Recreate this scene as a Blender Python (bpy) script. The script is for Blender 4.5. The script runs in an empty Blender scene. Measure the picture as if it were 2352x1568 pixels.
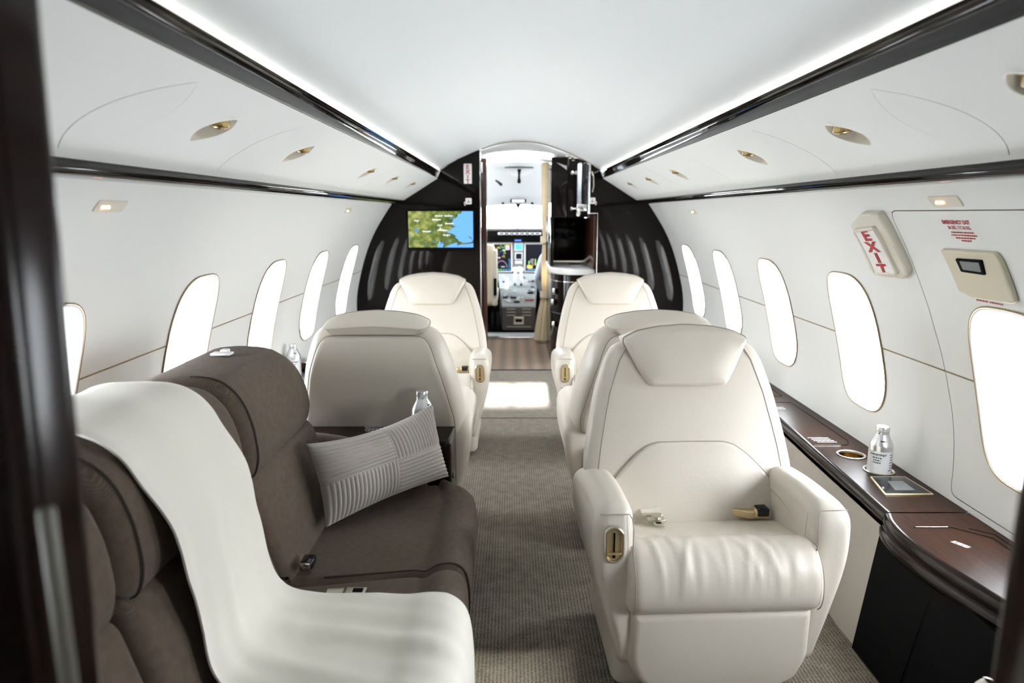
import bpy, math, random
import numpy as np
from mathutils import Vector
from mathutils.geometry import delaunay_2d_cdt, tessellate_polygon
random.seed(7)
PI = math.pi
SC = bpy.context.scene
COL = SC.collection
sin, cos = math.sin, math.cos

# ------------------------------------------------------------------ materials
def mat(name, col=(.8, .8, .8), rough=.5, metal=0., spec=.5, coat=0., bump=None, emis=None, trans=0., sheen=0., ior=1.5):
    m = bpy.data.materials.new(name); m.use_nodes = True
    nt = m.node_tree; b = nt.nodes['Principled BSDF']
    b.inputs['Base Color'].default_value = (*col, 1)
    b.inputs['Roughness'].default_value = rough
    b.inputs['Metallic'].default_value = metal
    b.inputs['Specular IOR Level'].default_value = spec
    b.inputs['Coat Weight'].default_value = coat
    b.inputs['Coat Roughness'].default_value = .03
    b.inputs['Sheen Weight'].default_value = sheen
    b.inputs['Transmission Weight'].default_value = trans
    b.inputs['IOR'].default_value = ior
    if emis:
        b.inputs['Emission Color'].default_value = (*emis[0], 1)
        b.inputs['Emission Strength'].default_value = emis[1]
    if bump:
        scale, strength, dist = bump[:3]
        stretch = bump[3] if len(bump) > 3 else (1, 1, 1)
        tc = nt.nodes.new('ShaderNodeTexCoord'); mp = nt.nodes.new('ShaderNodeMapping')
        mp.inputs['Scale'].default_value = stretch
        nz = nt.nodes.new('ShaderNodeTexNoise'); nz.inputs['Scale'].default_value = scale
        nz.inputs['Detail'].default_value = 3
        bp = nt.nodes.new('ShaderNodeBump'); bp.inputs['Strength'].default_value = strength
        bp.inputs['Distance'].default_value = dist
        nt.links.new(tc.outputs['Object'], mp.inputs['Vector']); nt.links.new(mp.outputs[0], nz.inputs['Vector'])
        nt.links.new(nz.outputs[0], bp.inputs['Height']); nt.links.new(bp.outputs[0], b.inputs['Normal'])
    return m

def ramp_color(m, fac_socket, stops):
    nt = m.node_tree; r = nt.nodes.new('ShaderNodeValToRGB')
    els = r.color_ramp.elements
    while len(els) < len(stops): els.new(.5)
    for e, (p, c) in zip(els, stops): e.position = p; e.color = (*c, 1)
    nt.links.new(fac_socket, r.inputs[0])
    return r.outputs[0]

def math_node(nt, op, a, b=None, c=None):
    n = nt.nodes.new('ShaderNodeMath'); n.operation = op
    for i, s in enumerate((a, b, c)):
        if s is None: continue
        if isinstance(s, (int, float)): n.inputs[i].default_value = s
        else: nt.links.new(s, n.inputs[i])
    return n.outputs[0]

def weave(name, c1, c2, su, sv, rough, bumpd, noise=40, mix=.5, sheen=0., diag=False):
    """woven cloth: thread ribs along the object's axes, with uneven tone"""
    m = mat(name, c1, rough, sheen=sheen, spec=.2); nt = m.node_tree; b = nt.nodes['Principled BSDF']
    tc = nt.nodes.new('ShaderNodeTexCoord'); sp = nt.nodes.new('ShaderNodeSeparateXYZ')
    nt.links.new(tc.outputs['Object'], sp.inputs[0])
    x, y, z = sp.outputs
    if diag:
        u = math_node(nt, 'ADD', math_node(nt, 'ADD', x, y), math_node(nt, 'MULTIPLY', z, 1.4))
        v = math_node(nt, 'SUBTRACT', math_node(nt, 'SUBTRACT', y, x), math_node(nt, 'MULTIPLY', z, 1.4))
    else:
        u, v = x, y
    a = math_node(nt, 'SINE', math_node(nt, 'MULTIPLY', u, su)); c = math_node(nt, 'SINE', math_node(nt, 'MULTIPLY', v, sv))
    w = math_node(nt, 'MULTIPLY_ADD', math_node(nt, 'ADD', a, math_node(nt, 'MULTIPLY', c, .6)), .31, .5)
    nz = nt.nodes.new('ShaderNodeTexNoise'); nz.inputs['Scale'].default_value = noise; nz.inputs['Detail'].default_value = 4
    nt.links.new(tc.outputs['Object'], nz.inputs['Vector'])
    f = math_node(nt, 'ADD', math_node(nt, 'MULTIPLY', w, 1 - mix), math_node(nt, 'MULTIPLY', nz.outputs[0], mix))
    col = ramp_color(m, f, [(.25, c2), (.75, c1)])
    nt.links.new(col, b.inputs['Base Color'])
    bp = nt.nodes.new('ShaderNodeBump'); bp.inputs['Strength'].default_value = .7; bp.inputs['Distance'].default_value = bumpd
    nt.links.new(w, bp.inputs['Height']); nt.links.new(bp.outputs[0], b.inputs['Normal'])
    return m

def carpet_mat(name, c1, c2, fine=330, rib=640, blotch=26, ribw=.20):
    m = mat(name, c1, .95, spec=.08, sheen=.1); nt = m.node_tree; b = nt.nodes['Principled BSDF']
    tc = nt.nodes.new('ShaderNodeTexCoord'); mp = nt.nodes.new('ShaderNodeMapping'); mp.inputs['Scale'].default_value = (1, .45, 1)
    nt.links.new(tc.outputs['Object'], mp.inputs['Vector'])
    n1 = nt.nodes.new('ShaderNodeTexNoise'); n1.inputs['Scale'].default_value = fine; n1.inputs['Detail'].default_value = 2
    n2 = nt.nodes.new('ShaderNodeTexNoise'); n2.inputs['Scale'].default_value = blotch; n2.inputs['Detail'].default_value = 3
    nt.links.new(mp.outputs[0], n1.inputs['Vector']); nt.links.new(tc.outputs['Object'], n2.inputs['Vector'])
    sp = nt.nodes.new('ShaderNodeSeparateXYZ'); nt.links.new(tc.outputs['Object'], sp.inputs[0])
    r = math_node(nt, 'SINE', math_node(nt, 'MULTIPLY', sp.outputs[0], rib))
    f = math_node(nt, 'ADD', math_node(nt, 'MULTIPLY', n1.outputs[0], .7), math_node(nt, 'MULTIPLY', n2.outputs[0], .3))
    f = math_node(nt, 'MULTIPLY_ADD', r, ribw * .5, f)
    nt.links.new(ramp_color(m, f, [(.32, c2), (.70, c1)]), b.inputs['Base Color'])
    bp = nt.nodes.new('ShaderNodeBump'); bp.inputs['Strength'].default_value = .6; bp.inputs['Distance'].default_value = .0015
    nt.links.new(f, bp.inputs['Height']); nt.links.new(bp.outputs[0], b.inputs['Normal'])
    return m

def wood(name, c1, c2, rough, coat, scale=(40, 2.2, 40), spec=.3):
    m = mat(name, c1, rough, coat=coat, spec=spec); nt = m.node_tree; b = nt.nodes['Principled BSDF']
    tc = nt.nodes.new('ShaderNodeTexCoord'); mp = nt.nodes.new('ShaderNodeMapping'); mp.inputs['Scale'].default_value = scale
    nz = nt.nodes.new('ShaderNodeTexNoise'); nz.inputs['Scale'].default_value = 2.; nz.inputs['Detail'].default_value = 5
    nt.links.new(tc.outputs['Object'], mp.inputs['Vector']); nt.links.new(mp.outputs[0], nz.inputs['Vector'])
    nt.links.new(ramp_color(m, nz.outputs[0], [(.32, c2), (.68, c1)]), b.inputs['Base Color'])
    return m

M = {}
M['liner'] = mat('cabin_liner', (.81, .82, .805), .55, spec=.3, bump=(260, .15, .0006))
M['ceiling'] = mat('headliner', (.80, .825, .83), .6, spec=.25, bump=(300, .12, .0005))
M['frame'] = mat('window_reveal', (.84, .83, .81), .4)
M['lacquer'] = mat('black_lacquer', (.006, .0045, .004), .035, spec=.17)
M['rail'] = mat('dark_gloss_rail', (.008, .006, .005), .05, spec=.2, bump=(3., .18, .010))
M['darkwood'] = wood('dark_gloss_wood', (.012, .005, .0035), (.005, .0025, .002), .16, 0., spec=.22)
M['brownwood'] = wood('red_brown_wood', (.075, .026, .013), (.03, .011, .006), .2, .7, (40, 40, 2))
M['ledgewood'] = wood('ledge_walnut', (.036, .0135, .006), (.011, .005, .0035), .34, 0., spec=.10)
M['black'] = mat('matt_black', (.003, .003, .0032), .6, spec=.05)
M['blackgloss'] = mat('black_glass', (.01, .01, .012), .06)
M['leather'] = mat('cream_leather', (.675, .615, .535), .40, spec=.42, bump=(160, .22, .0012))
M['leatherdark'] = mat('cream_leather_seam', (.36, .32, .265), .6)
M['gold'] = mat('satin_gold', (.74, .60, .35), .32, metal=.85)
M['lampgold'] = mat('polished_bronze_gold', (.46, .33, .15), .2, metal=1.)
M['sidewall'] = mat('taupe_leather_panel', (.36, .335, .30), .5, bump=(160, .2, .001))
M['golddark'] = mat('bronze_trim', (.33, .24, .13), .35, metal=.8)
M['chrome'] = mat('chrome', (.80, .80, .80), .12, metal=1.)
M['nickel'] = mat('satin_nickel', (.62, .58, .50), .3, metal=1.)
M['alu'] = mat('brushed_aluminium', (.80, .81, .83), .30, metal=1.)
M['white'] = mat('white_plastic', (.84, .84, .83), .35)
M['paper'] = mat('white_label', (.80, .82, .85), .5)
M['beige'] = mat('beige_plastic', (.62, .57, .44), .45)
M['palebeige'] = mat('pale_beige_plastic', (.70, .66, .57), .4)
M['ink'] = mat('dark_ink', (.05, .05, .07), .6)
M['red'] = mat('red_print', (.42, .012, .02), .5)
M['whiteprint'] = mat('white_print', (.85, .86, .9), .5)
M['sofa'] = weave('brown_woven_cloth', (.165, .120, .088), (.050, .036, .026), 1700, 1700, .85, .0012, 60, .38, .1, diag=True)
M['sofaseam'] = mat('brown_cloth_seam', (.03, .022, .018), .8)
M['throw'] = mat('cream_knit', (.80, .765, .685), .9, spec=.1, sheen=.25, bump=(420, .5, .0006))
M['cord'] = mat('grey_corduroy', (.44, .40, .36), .9, spec=.1, sheen=.4, bump=(420, .5, .0008))
M['carpet'] = carpet_mat('ribbed_carpet', (.235, .203, .158), (.062, .052, .039))
M['entrycarpet'] = carpet_mat('brown_entry_carpet', (.27, .195, .135), (.08, .056, .038), 170, 60, 60, .15)
M['curtain'] = weave('cream_curtain', (.86, .77, .60), (.70, .62, .47), 900, 20, .85, .0004, 40, .5)
M['led'] = mat('amber_led', (.9, .4, .1), .4, emis=((1., .42, .16), 9.))
M['cove'] = mat('cove_lamp', (1, .98, .92), .4, emis=((1., .97, .90), .6))
M['panel_lamp'] = mat('ceiling_lamp', (1, 1, 1), .4, emis=((1., .99, .96), 11.))
M['grey'] = mat('grey_plastic', (.17, .18, .19), .5)
M['pedestal'] = mat('pedestal_grey', (.27, .30, .31), .5)
M['oldmetal'] = mat('dull_latch_metal', (.075, .068, .052), .45)
M['palegrey'] = mat('pale_grey_metal', (.62, .64, .66), .4)
M['cockpit'] = mat('cockpit_liner', (.30, .32, .33), .55)
M['entryceil'] = mat('entry_headliner', (.66, .68, .68), .55)
M['boxbrown'] = mat('dark_taupe_panel', (.055, .045, .04), .5)
M['shirt'] = mat('pale_blue_shirt', (.45, .50, .62), .8)
M['trousers'] = mat('dark_navy_trousers', (.02, .022, .03), .8)
M['skin'] = mat('skin', (.55, .36, .27), .5)
M['hair'] = mat('dark_hair', (.03, .02, .015), .6)
M['tint'] = mat('bottle_cap_blue', (.02, .25, .32), .4)
for n, c, s in (('scr_black', (.004, .005, .012), 1.), ('scr_cyan', (.1, .5, .9), 1.2), ('scr_green', (.25, .8, .15), 1.3), ('scr_yellow', (.9, .75, .08), 1.3),
                ('scr_pink', (.75, .45, .75), 1.2), ('scr_blue', (.1, .25, .85), 1.4), ('scr_orange', (.9, .35, .08), 1.2), ('scr_white', (.9, .92, .95), 1.1), ('sea', (.13, .36, .86), 1.05), ('lake', (.05, .24, .75), 1.)):
    M[n] = mat(n, (.0, .0, .0), .3, spec=.2, emis=(c, s))
# map land: mottled greens, lit screen
def land_mat():
    m = mat('land', (0, 0, 0), .3, spec=.2); nt = m.node_tree; b = nt.nodes['Principled BSDF']
    tc = nt.nodes.new('ShaderNodeTexCoord'); nz = nt.nodes.new('ShaderNodeTexNoise'); nz.inputs['Scale'].default_value = 22; nz.inputs['Detail'].default_value = 8
    nz.inputs['Roughness'].default_value = .68
    nt.links.new(tc.outputs['Object'], nz.inputs['Vector'])
    sp = nt.nodes.new('ShaderNodeSeparateXYZ'); nt.links.new(tc.outputs['Object'], sp.inputs[0])
    f = math_node(nt, 'MULTIPLY_ADD', sp.outputs[0], -.42, nz.outputs[0])
    col = ramp_color(m, f, [(.40, (.05, .085, .016)), (.52, (.12, .16, .032)), (.60, (.22, .25, .065)), (.74, (.40, .42, .16))])
    nt.links.new(col, b.inputs['Emission Color']); b.inputs['Emission Strength'].default_value = 1.
    return m
M['land'] = land_mat()
def glass_mat(name, tint=(1, 1, 1), refl=1.):
    m = bpy.data.materials.new(name); m.use_nodes = True; nt = m.node_tree
    nt.nodes.remove(nt.nodes['Principled BSDF']); out = nt.nodes['Material Output']
    t = nt.nodes.new('ShaderNodeBsdfTransparent'); t.inputs[0].default_value = (*tint, 1)
    g = nt.nodes.new('ShaderNodeBsdfGlossy'); g.inputs['Roughness'].default_value = .02
    lw = nt.nodes.new('ShaderNodeLayerWeight'); lw.inputs[0].default_value = .5
    fr = math_node(nt, 'MULTIPLY_ADD', math_node(nt, 'POWER', lw.outputs['Facing'], 5.), .5, .035)
    mx = nt.nodes.new('ShaderNodeMixShader')
    nt.links.new(fr, mx.inputs[0]); nt.links.new(t.outputs[0], mx.inputs[1]); nt.links.new(g.outputs[0], mx.inputs[2])
    nt.links.new(mx.outputs[0], out.inputs[0])
    return m
M['glass'] = glass_mat('window_glass', (.97, .985, 1.))
M['clear'] = glass_mat('clear_acrylic', (.86, .87, .88))
def translucent(m, col, f):
    nt = m.node_tree; b = nt.nodes['Principled BSDF']; t = nt.nodes.new('ShaderNodeBsdfTranslucent'); t.inputs[0].default_value = (*col, 1)
    mx = nt.nodes.new('ShaderNodeMixShader'); mx.inputs[0].default_value = f
    nt.links.new(b.outputs[0], mx.inputs[1]); nt.links.new(t.outputs[0], mx.inputs[2]); nt.links.new(mx.outputs[0], nt.nodes['Material Output'].inputs[0])
    return m
def shade_mat():
    m = mat('pleated_shade', (.80, .79, .80), .7); nt = m.node_tree; b = nt.nodes['Principled BSDF']
    t = nt.nodes.new('ShaderNodeBsdfTranslucent'); t.inputs[0].default_value = (.75, .75, .78, 1)
    mx = nt.nodes.new('ShaderNodeMixShader'); mx.inputs[0].default_value = .12
    nt.links.new(b.outputs[0], mx.inputs[1]); nt.links.new(t.outputs[0], mx.inputs[2])
    nt.links.new(mx.outputs[0], nt.nodes['Material Output'].inputs[0])
    return m
M['shade'] = shade_mat()
M['drape'] = translucent(weave('cream_drape', (.86, .77, .60), (.72, .64, .49), 900, 20, .85, .0004, 40, .5), (.8, .7, .5), .30)

# ------------------------------------------------------------------ objects
def root_of(o):
    while o.parent: o = o.parent
    return o
def thing(name, label, cat, loc=(0, 0, 0), group=None, rz=0.):
    o = bpy.data.objects.new(name, None); COL.objects.link(o); o.location = loc; o.rotation_euler = (0, 0, rz)
    o.empty_display_size = .05
    o['label'] = label; o['category'] = cat
    if group: o['group'] = group
    return o
def tag(o, label, cat, group=None):
    o['label'] = label; o['category'] = cat
    if group: o['group'] = group
    return o
def struct(o): o['kind'] = 'structure'; return o
def sempty(name, loc=(0, 0, 0)):
    o = bpy.data.objects.new(name, None); COL.objects.link(o); o.location = loc; o.empty_display_size = .05
    return struct(o)

class MB:
    def __init__(s): s.v = []; s.f = []; s.mi = []
    def add(s, vs, fs, mi=0):
        o = len(s.v); s.v += [tuple(p) for p in vs]
        for f in fs: s.f.append(tuple(i + o for i in f)); s.mi.append(mi)
    def loft(s, loops, closed=True, cap0=False, cap1=False, mi=0):
        n = len(loops[0]); vs = [p for l in loops for p in l]; fs = []
        for i in range(len(loops) - 1):
            for j in range(n if closed else n - 1):
                k = (j + 1) % n
                fs.append((i * n + j, i * n + k, (i + 1) * n + k, (i + 1) * n + j))
        if cap0: fs.append(tuple(reversed(range(n))))
        if cap1: fs.append(tuple((len(loops) - 1) * n + j for j in range(n)))
        s.add(vs, fs, mi)
    def slab(s, out, h0, h1, R=.01, fmap=None, n=4, mid=1, mi=0):
        """2D outline swept from h0 to h1 with rounded rims"""
        fmap = fmap or (lambda a, b, h: (a, b, h))
        lp = []
        R = min(R, (h1 - h0) / 2 - 1e-5)
        for i in range(n + 1):
            t = PI / 2 * i / n; lp.append((R * (1 - sin(t)), h0 + R * (1 - cos(t))))
        for i in range(1, mid): lp.append((0, h0 + R + (h1 - h0 - 2 * R) * i / mid))
        for i in range(n + 1):
            t = PI / 2 * i / n; lp.append((R * (1 - cos(t)), h1 - R * (1 - sin(t))))
        loops = [[fmap(a, b, h) for a, b in inset(out, d)] for d, h in lp]
        s.loft(loops, True, True, True, mi)
    def box(s, c, d, R=.003, mi=0, n=2):
        x, y, z = c; dx, dy, dz = [q / 2 for q in d]
        R = min(R, min(dx, dy, dz) * .98)
        o = rrect(-dx, dx, -dy, dy, max(R, 1e-4), n)
        s.slab(o, -dz, dz, R, lambda a, b, h: (x + a, y + b, z + h), n, 1, mi)
    def lathe(s, prof, c=(0, 0, 0), seg=32, axis='z', mi=0, cap=True):
        loops = []
        for r, h in prof:
            l = []
            for k in range(seg):
                a = 2 * PI * k / seg; p, q = r * cos(a), r * sin(a)
                l.append({'z': (c[0] + p, c[1] + q, c[2] + h), 'y': (c[0] + p, c[1] + h, c[2] - q), 'x': (c[0] + h, c[1] + p, c[2] + q)}[axis])
            loops.append(l)
        s.loft(loops, True, cap, cap, mi)
    def tube(s, pts, r, seg=8, closed=False, mi=0, flat=1.):
        pts = [Vector(p) for p in pts]; n = len(pts); loops = []
        up = None
        for i, p in enumerate(pts):
            a = pts[(i - 1) % n] if closed or i > 0 else p
            b = pts[(i + 1) % n] if closed or i < n - 1 else p
            t = (b - a).normalized()
            if up is None:
                up = t.cross(Vector((0, 0, 1)))
                if up.length < .1: up = t.cross(Vector((1, 0, 0)))
                up.normalize()
            up = (up - t * up.dot(t))
            up = up.normalized() if up.length > 1e-6 else t.orthogonal().normalized()
            w = t.cross(up)
            rr = r[i] if isinstance(r, (list, tuple)) else r
            loops.append([p + up * (rr * cos(2 * PI * k / seg)) + w * (rr * flat * sin(2 * PI * k / seg)) for k in range(seg)])
        if closed: loops.append(loops[0])
        s.loft(loops, True, not closed, not closed, mi)
    def grid(s, fn, nu, nv, mi=0):
        vs = [fn(i / nu, j / nv) for i in range(nu + 1) for j in range(nv + 1)]
        fs = [(i * (nv + 1) + j, (i + 1) * (nv + 1) + j, (i + 1) * (nv + 1) + j + 1, i * (nv + 1) + j + 1) for i in range(nu) for j in range(nv)]
        s.add(vs, fs, mi)
    def poly(s, pts, mi=0): s.add(pts, [tuple(range(len(pts)))], mi)
    def sheet(s, out, holes, fmap, step, mi=0, flip=False):
        """flat outline with holes, triangulated finely and mapped onto a surface"""
        A = np.array(out); lo, hi = A.min(0), A.max(0)
        pts = []; edges = []; 
        for lp in [out] + holes:
            o = len(pts); pts += [tuple(p) for p in lp]; edges += [(o + i, o + (i + 1) % len(lp)) for i in range(len(lp))]
        nb = len(pts)
        if step:
            B = np.array(pts)
            for u in np.arange(lo[0] + step[0] / 2, hi[0], step[0]):
                for v in np.arange(lo[1] + step[1] / 2, hi[1], step[1]):
                    if np.min(np.abs(B[:, 0] - u) / step[0] + np.abs(B[:, 1] - v) / step[1]) > .55: pts.append((u, v))
        r = delaunay_2d_cdt([Vector(p) for p in pts], edges, [], 0, 1e-7)
        co = [(p.x, p.y) for p in r[0]]
        fs = []
        for f in r[2]:
            cx = sum(co[i][0] for i in f) / len(f); cy = sum(co[i][1] for i in f) / len(f)
            if inside(out, cx, cy) and not any(inside(h, cx, cy) for h in holes): fs.append(tuple(reversed(f)) if flip else tuple(f))
        s.add([fmap(*p) for p in co], fs, mi)
    def puff(s, out, fmap, H, R, Hb=0., Rb=None, step=.03, mi=0, power=1., crown=0.):
        """cushion grown from an outline: front height H over rim R, back height Hb"""
        Rb = Rb or R
        rings = [out]; K = 6
        for i in range(1, K + 1): rings.append(inset(out, R * (1 - cos(PI / 2 * i / K))))
        core = rings[-1]
        pts = [tuple(p) for p in core]; nb = len(pts); edges = [(i, (i + 1) % nb) for i in range(nb)]
        B = np.array(core); lo, hi = B.min(0), B.max(0)
        for u in np.arange(lo[0] + step / 2, hi[0], step):
            for v in np.arange(lo[1] + step / 2, hi[1], step):
                if inside(core, u, v) and np.min(np.hypot(B[:, 0] - u, B[:, 1] - v)) > step * .45: pts.append((u, v))
        r = delaunay_2d_cdt([Vector(p) for p in pts], edges, [], 0, 1e-7)
        co = [(p.x, p.y) for p in r[0]]
        fs = [tuple(f) for f in r[2] if inside(core, sum(co[i][0] for i in f) / len(f), sum(co[i][1] for i in f) / len(f))]
        Bo = np.array(out)
        dmax = max(np.min(np.hypot(Bo[:, 0] - p[0], Bo[:, 1] - p[1])) for p in co)
        for sg, hh in ((1, H), (-1, Hb)):
            if hh == 0 and sg < 0: continue
            n = len(out)
            hs = [hh * sin(PI / 2 * i / K) for i in range(K + 1)]
            loops = [[fmap(a, b, sg * h) for a, b in rg] for rg, h in zip(rings, hs)]
            if sg < 0: loops = loops[::-1]
            s.loft(loops, True, False, False, mi)
            def hcap(p):
                d = np.min(np.hypot(Bo[:, 0] - p[0], Bo[:, 1] - p[1]))
                t = min(1, max(0, (d - R) / max(1e-6, dmax - R)))
                return sg * (hh + (crown if sg > 0 else 0) * (1 - (1 - t) ** 2))
            s.add([fmap(a, b, hcap((a, b))) for a, b in co], [f if sg > 0 else tuple(reversed(f)) for f in fs], mi)
    def text(s, body, size, fmap, mi=0, align='CENTER', bold=0., spacing=1.):
        cu = bpy.data.curves.new('lettering', 'FONT'); cu.body = body; cu.size = size; cu.align_x = align; cu.align_y = 'CENTER'
        cu.offset = bold; cu.space_character = spacing; cu.resolution_u = 3
        ob = bpy.data.objects.new('lettering', cu); COL.objects.link(ob)
        dg = bpy.context.evaluated_depsgraph_get(); dg.update()
        me = bpy.data.meshes.new_from_object(ob.evaluated_get(dg))
        s.add([fmap(v.co.x, v.co.y) for v in me.vertices], [tuple(p.vertices) for p in me.polygons], mi)
        bpy.data.objects.remove(ob); bpy.data.meshes.remove(me); bpy.data.curves.remove(cu)
    def dashes(s, w, h, fmap, mi=0, seed=1):
        """a line of print too small to read: broken strokes of uneven length"""
        rnd = random.Random(seed); x = -w / 2
        while x < w / 2 - .0005:
            l = min(rnd.uniform(h * .9, h * 3.2), w / 2 - x)
            s.add([fmap(x, -h / 2), fmap(x + l, -h / 2), fmap(x + l, h / 2), fmap(x, h / 2)], [(0, 1, 2, 3)], mi)
            x += l + h * .45
    def build(s, name, mats, parent=None, angle=38, weld=True):
        if not isinstance(mats, (list, tuple)): mats = [mats]
        off = Vector((0, 0, 0))
        if parent: off = root_of(parent).location
        me = bpy.data.meshes.new(name)
        me.from_pydata([(p[0] - off[0], p[1] - off[1], p[2] - off[2]) for p in s.v], [], s.f)
        for m in mats: me.materials.append(M[m] if isinstance(m, str) else m)
        me.polygons.foreach_set('material_index', s.mi)
        if weld:
            import bmesh
            bm = bmesh.new(); bm.from_mesh(me); bmesh.ops.remove_doubles(bm, verts=bm.verts, dist=2e-5)
            bmesh.ops.dissolve_degenerate(bm, dist=1e-6, edges=bm.edges)
            bm.to_mesh(me); bm.free()
        me.polygons.foreach_set('use_smooth', [True] * len(me.polygons))
        me.set_sharp_from_angle(angle=math.radians(angle))
        me.update()
        o = bpy.data.objects.new(name, me); COL.objects.link(o)
        if parent: o.parent = parent
        return o

def inset(pts, d):
    if abs(d) < 1e-9: return list(pts)
    n = len(pts); area = sum(pts[i][0] * pts[(i + 1) % n][1] - pts[(i + 1) % n][0] * pts[i][1] for i in range(n))
    sg = 1 if area > 0 else -1; r = []
    for i in range(n):
        ax, ay = pts[i - 1]; bx, by = pts[i]; cx, cy = pts[(i + 1) % n]
        n1 = Vector((-(by - ay), bx - ax)); n2 = Vector((-(cy - by), cx - bx))
        if n1.length < 1e-9: n1 = n2.copy()
        if n2.length < 1e-9: n2 = n1.copy()
        n1.normalize(); n2.normalize(); m = n1 + n2
        if m.length < 1e-6: m = n1
        m.normalize(); k = min(1.6, 1 / max(.3, m.dot(n1)))
        r.append((bx + m.x * d * sg * k, by + m.y * d * sg * k))
    return r
def inside(poly, x, y):
    c = False; j = len(poly) - 1
    for i in range(len(poly)):
        xi, yi = poly[i]; xj, yj = poly[j]
        if (yi > y) != (yj > y) and x < (xj - xi) * (y - yi) / (yj - yi) + xi: c = not c
        j = i
    return c
def rrect(x0, x1, y0, y1, r, n=4):
    o = []
    for cx, cy, a0 in ((x1 - r, y1 - r, 0), (x0 + r, y1 - r, 90), (x0 + r, y0 + r, 180), (x1 - r, y0 + r, 270)):
        for i in range(n + 1):
            a = math.radians(a0 + 90 * i / n); o.append((cx + r * cos(a), cy + r * sin(a)))
    return o
def fillet(pts, r, n=5):
    """round the corners of a polygon; r one radius or one per corner"""
    N = len(pts); o = []
    for i in range(N):
        rr = r[i] if isinstance(r, (list, tuple)) else r
        p = Vector(pts[i]); a = Vector(pts[i - 1]) - p; b = Vector(pts[(i + 1) % N]) - p
        if rr < 1e-5: o.append(tuple(p)); continue
        t = min(rr, a.length * .48, b.length * .48); q0 = p + a.normalized() * t; q1 = p + b.normalized() * t
        for k in range(n + 1):
            u = k / n; o.append(tuple(q0 * (1 - u) ** 2 + p * 2 * u * (1 - u) + q1 * u * u))
    return o
def resample(pts, step):
    o = []; n = len(pts)
    for i in range(n):
        a = Vector(pts[i]); b = Vector(pts[(i + 1) % n]); k = max(1, int(math.ceil((b - a).length / step)))
        for j in range(k): o.append(tuple(a.lerp(b, j / k)))
    return o
def mirror(half): return half + [(-a, b) for a, b in reversed(half) if abs(a) > 1e-6]
def superell(cx, cy, a, b, n=3.2, N=44, lean=0.):
    o = []
    for k in range(N):
        t = 2 * PI * k / N; c, s_ = cos(t), sin(t)
        y = b * math.copysign(abs(s_) ** (2 / n), s_)
        o.append((cx + a * math.copysign(abs(c) ** (2 / n), c) + lean * y, cy + y))
    return o
def smooth_path(pts, sub=6):
    P = [Vector(p) for p in pts]; o = []
    for i in range(len(P) - 1):
        p0 = P[max(0, i - 1)]; p1 = P[i]; p2 = P[i + 1]; p3 = P[min(len(P) - 1, i + 2)]
        for k in range(sub):
            t = k / sub
            o.append(.5 * ((2 * p1) + (p2 - p0) * t + (2 * p0 - 5 * p1 + 4 * p2 - p3) * t * t + (3 * p1 - p0 - 3 * p2 + p3) * t ** 3))
    o.append(P[-1]); return o
def sstep(a, b, x):
    t = min(1, max(0, (x - a) / (b - a))); return t * t * (3 - 2 * t)

# ------------------------------------------------------------------ cabin cross-section
SIDE = [(.913, 1.222), (.98, 1.125), (1.04, 1.028), (1.092, .92), (1.133, .805), (1.165, .69), (1.19, .574), (1.198, .456), (1.190, .345), (1.165, .2), (1.10, 0.)]
_sp = smooth_path([(a, b, 0) for a, b in SIDE], 10)
_sz = np.array([p.y for p in _sp])[::-1]; _sx = np.array([p.x for p in _sp])[::-1]
def wx(z): return float(np.interp(z, _sz, _sx))
def wall(sg, y, z, h=0.):
    """point on the side liner at station y and height z, h into the cabin"""
    dz = (wx(z + .004) - wx(z - .004)) / .008
    l = math.sqrt(1 + dz * dz)
    return (sg * (wx(z) - h / l), y, z + h * dz / l)
PT, PB = (.584, 1.395), (.83, 1.242)
def psu(sg, y, t, h=0.):
    """point on the overhead service panel: t 0 at its upper edge, 1 at its lower edge"""
    x = PT[0] + (PB[0] - PT[0]) * t; z = PT[1] + (PB[1] - PT[1]) * t
    dx, dz = PB[0] - PT[0], PB[1] - PT[1]; l = math.hypot(dx, dz)
    return (sg * (x + dz / l * h), y, z - dx / l * h)
Y0, Y1 = -1.3, 4.97
SIDES = ((-1, 'left'), (1, 'right'))

# floor -------------------------------------------------------------
b = MB(); b.grid(lambda u, v: (-1.12 + 2.24 * u, Y0 + (4.97 - Y0) * v, 0), 2, 2); struct(b.build('floor', 'carpet'))
b = MB(); b.box((0, 3.755, .001), (1.0, .004, .003), .001); struct(b.build('trim_1', 'sofaseam'))     # carpet joint
b = MB(); b.grid(lambda u, v: (-.95 + 1.9 * u, 4.97 + 1.28 * v, 0), 2, 2); struct(b.build('floor_entry', 'entrycarpet'))
b = MB(); b.box((0, 4.972, .002), (1.3, .012, .006), .002); struct(b.build('trim_2', 'black'))
b = MB(); b.grid(lambda u, v: (-1.0 + 2.0 * u, 6.25 + 2.2 * v, 0), 2, 2); struct(b.build('floor_cockpit', 'black'))
b = MB(); b.box((0, 6.42, .004), (1.4, .30, .008), .003); struct(b.build('trim_60', 'palegrey'))

# ceiling -----------------------------------------------------------
CE = [(0, 1.648), (.15, 1.634), (.30, 1.587), (.44, 1.527), (.54, 1.474), (.575, 1.455)]
cs = smooth_path([(-a, c, 0) for a, c in reversed(CE)] + [(a, c, 0) for a, c in CE[1:]], 5)
b = MB(); b.loft([[(p.x, y, p.y) for p in cs] for y in np.linspace(Y0, Y1 + .03, 12)], closed=False); struct(b.build('ceiling', 'ceiling'))

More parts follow.
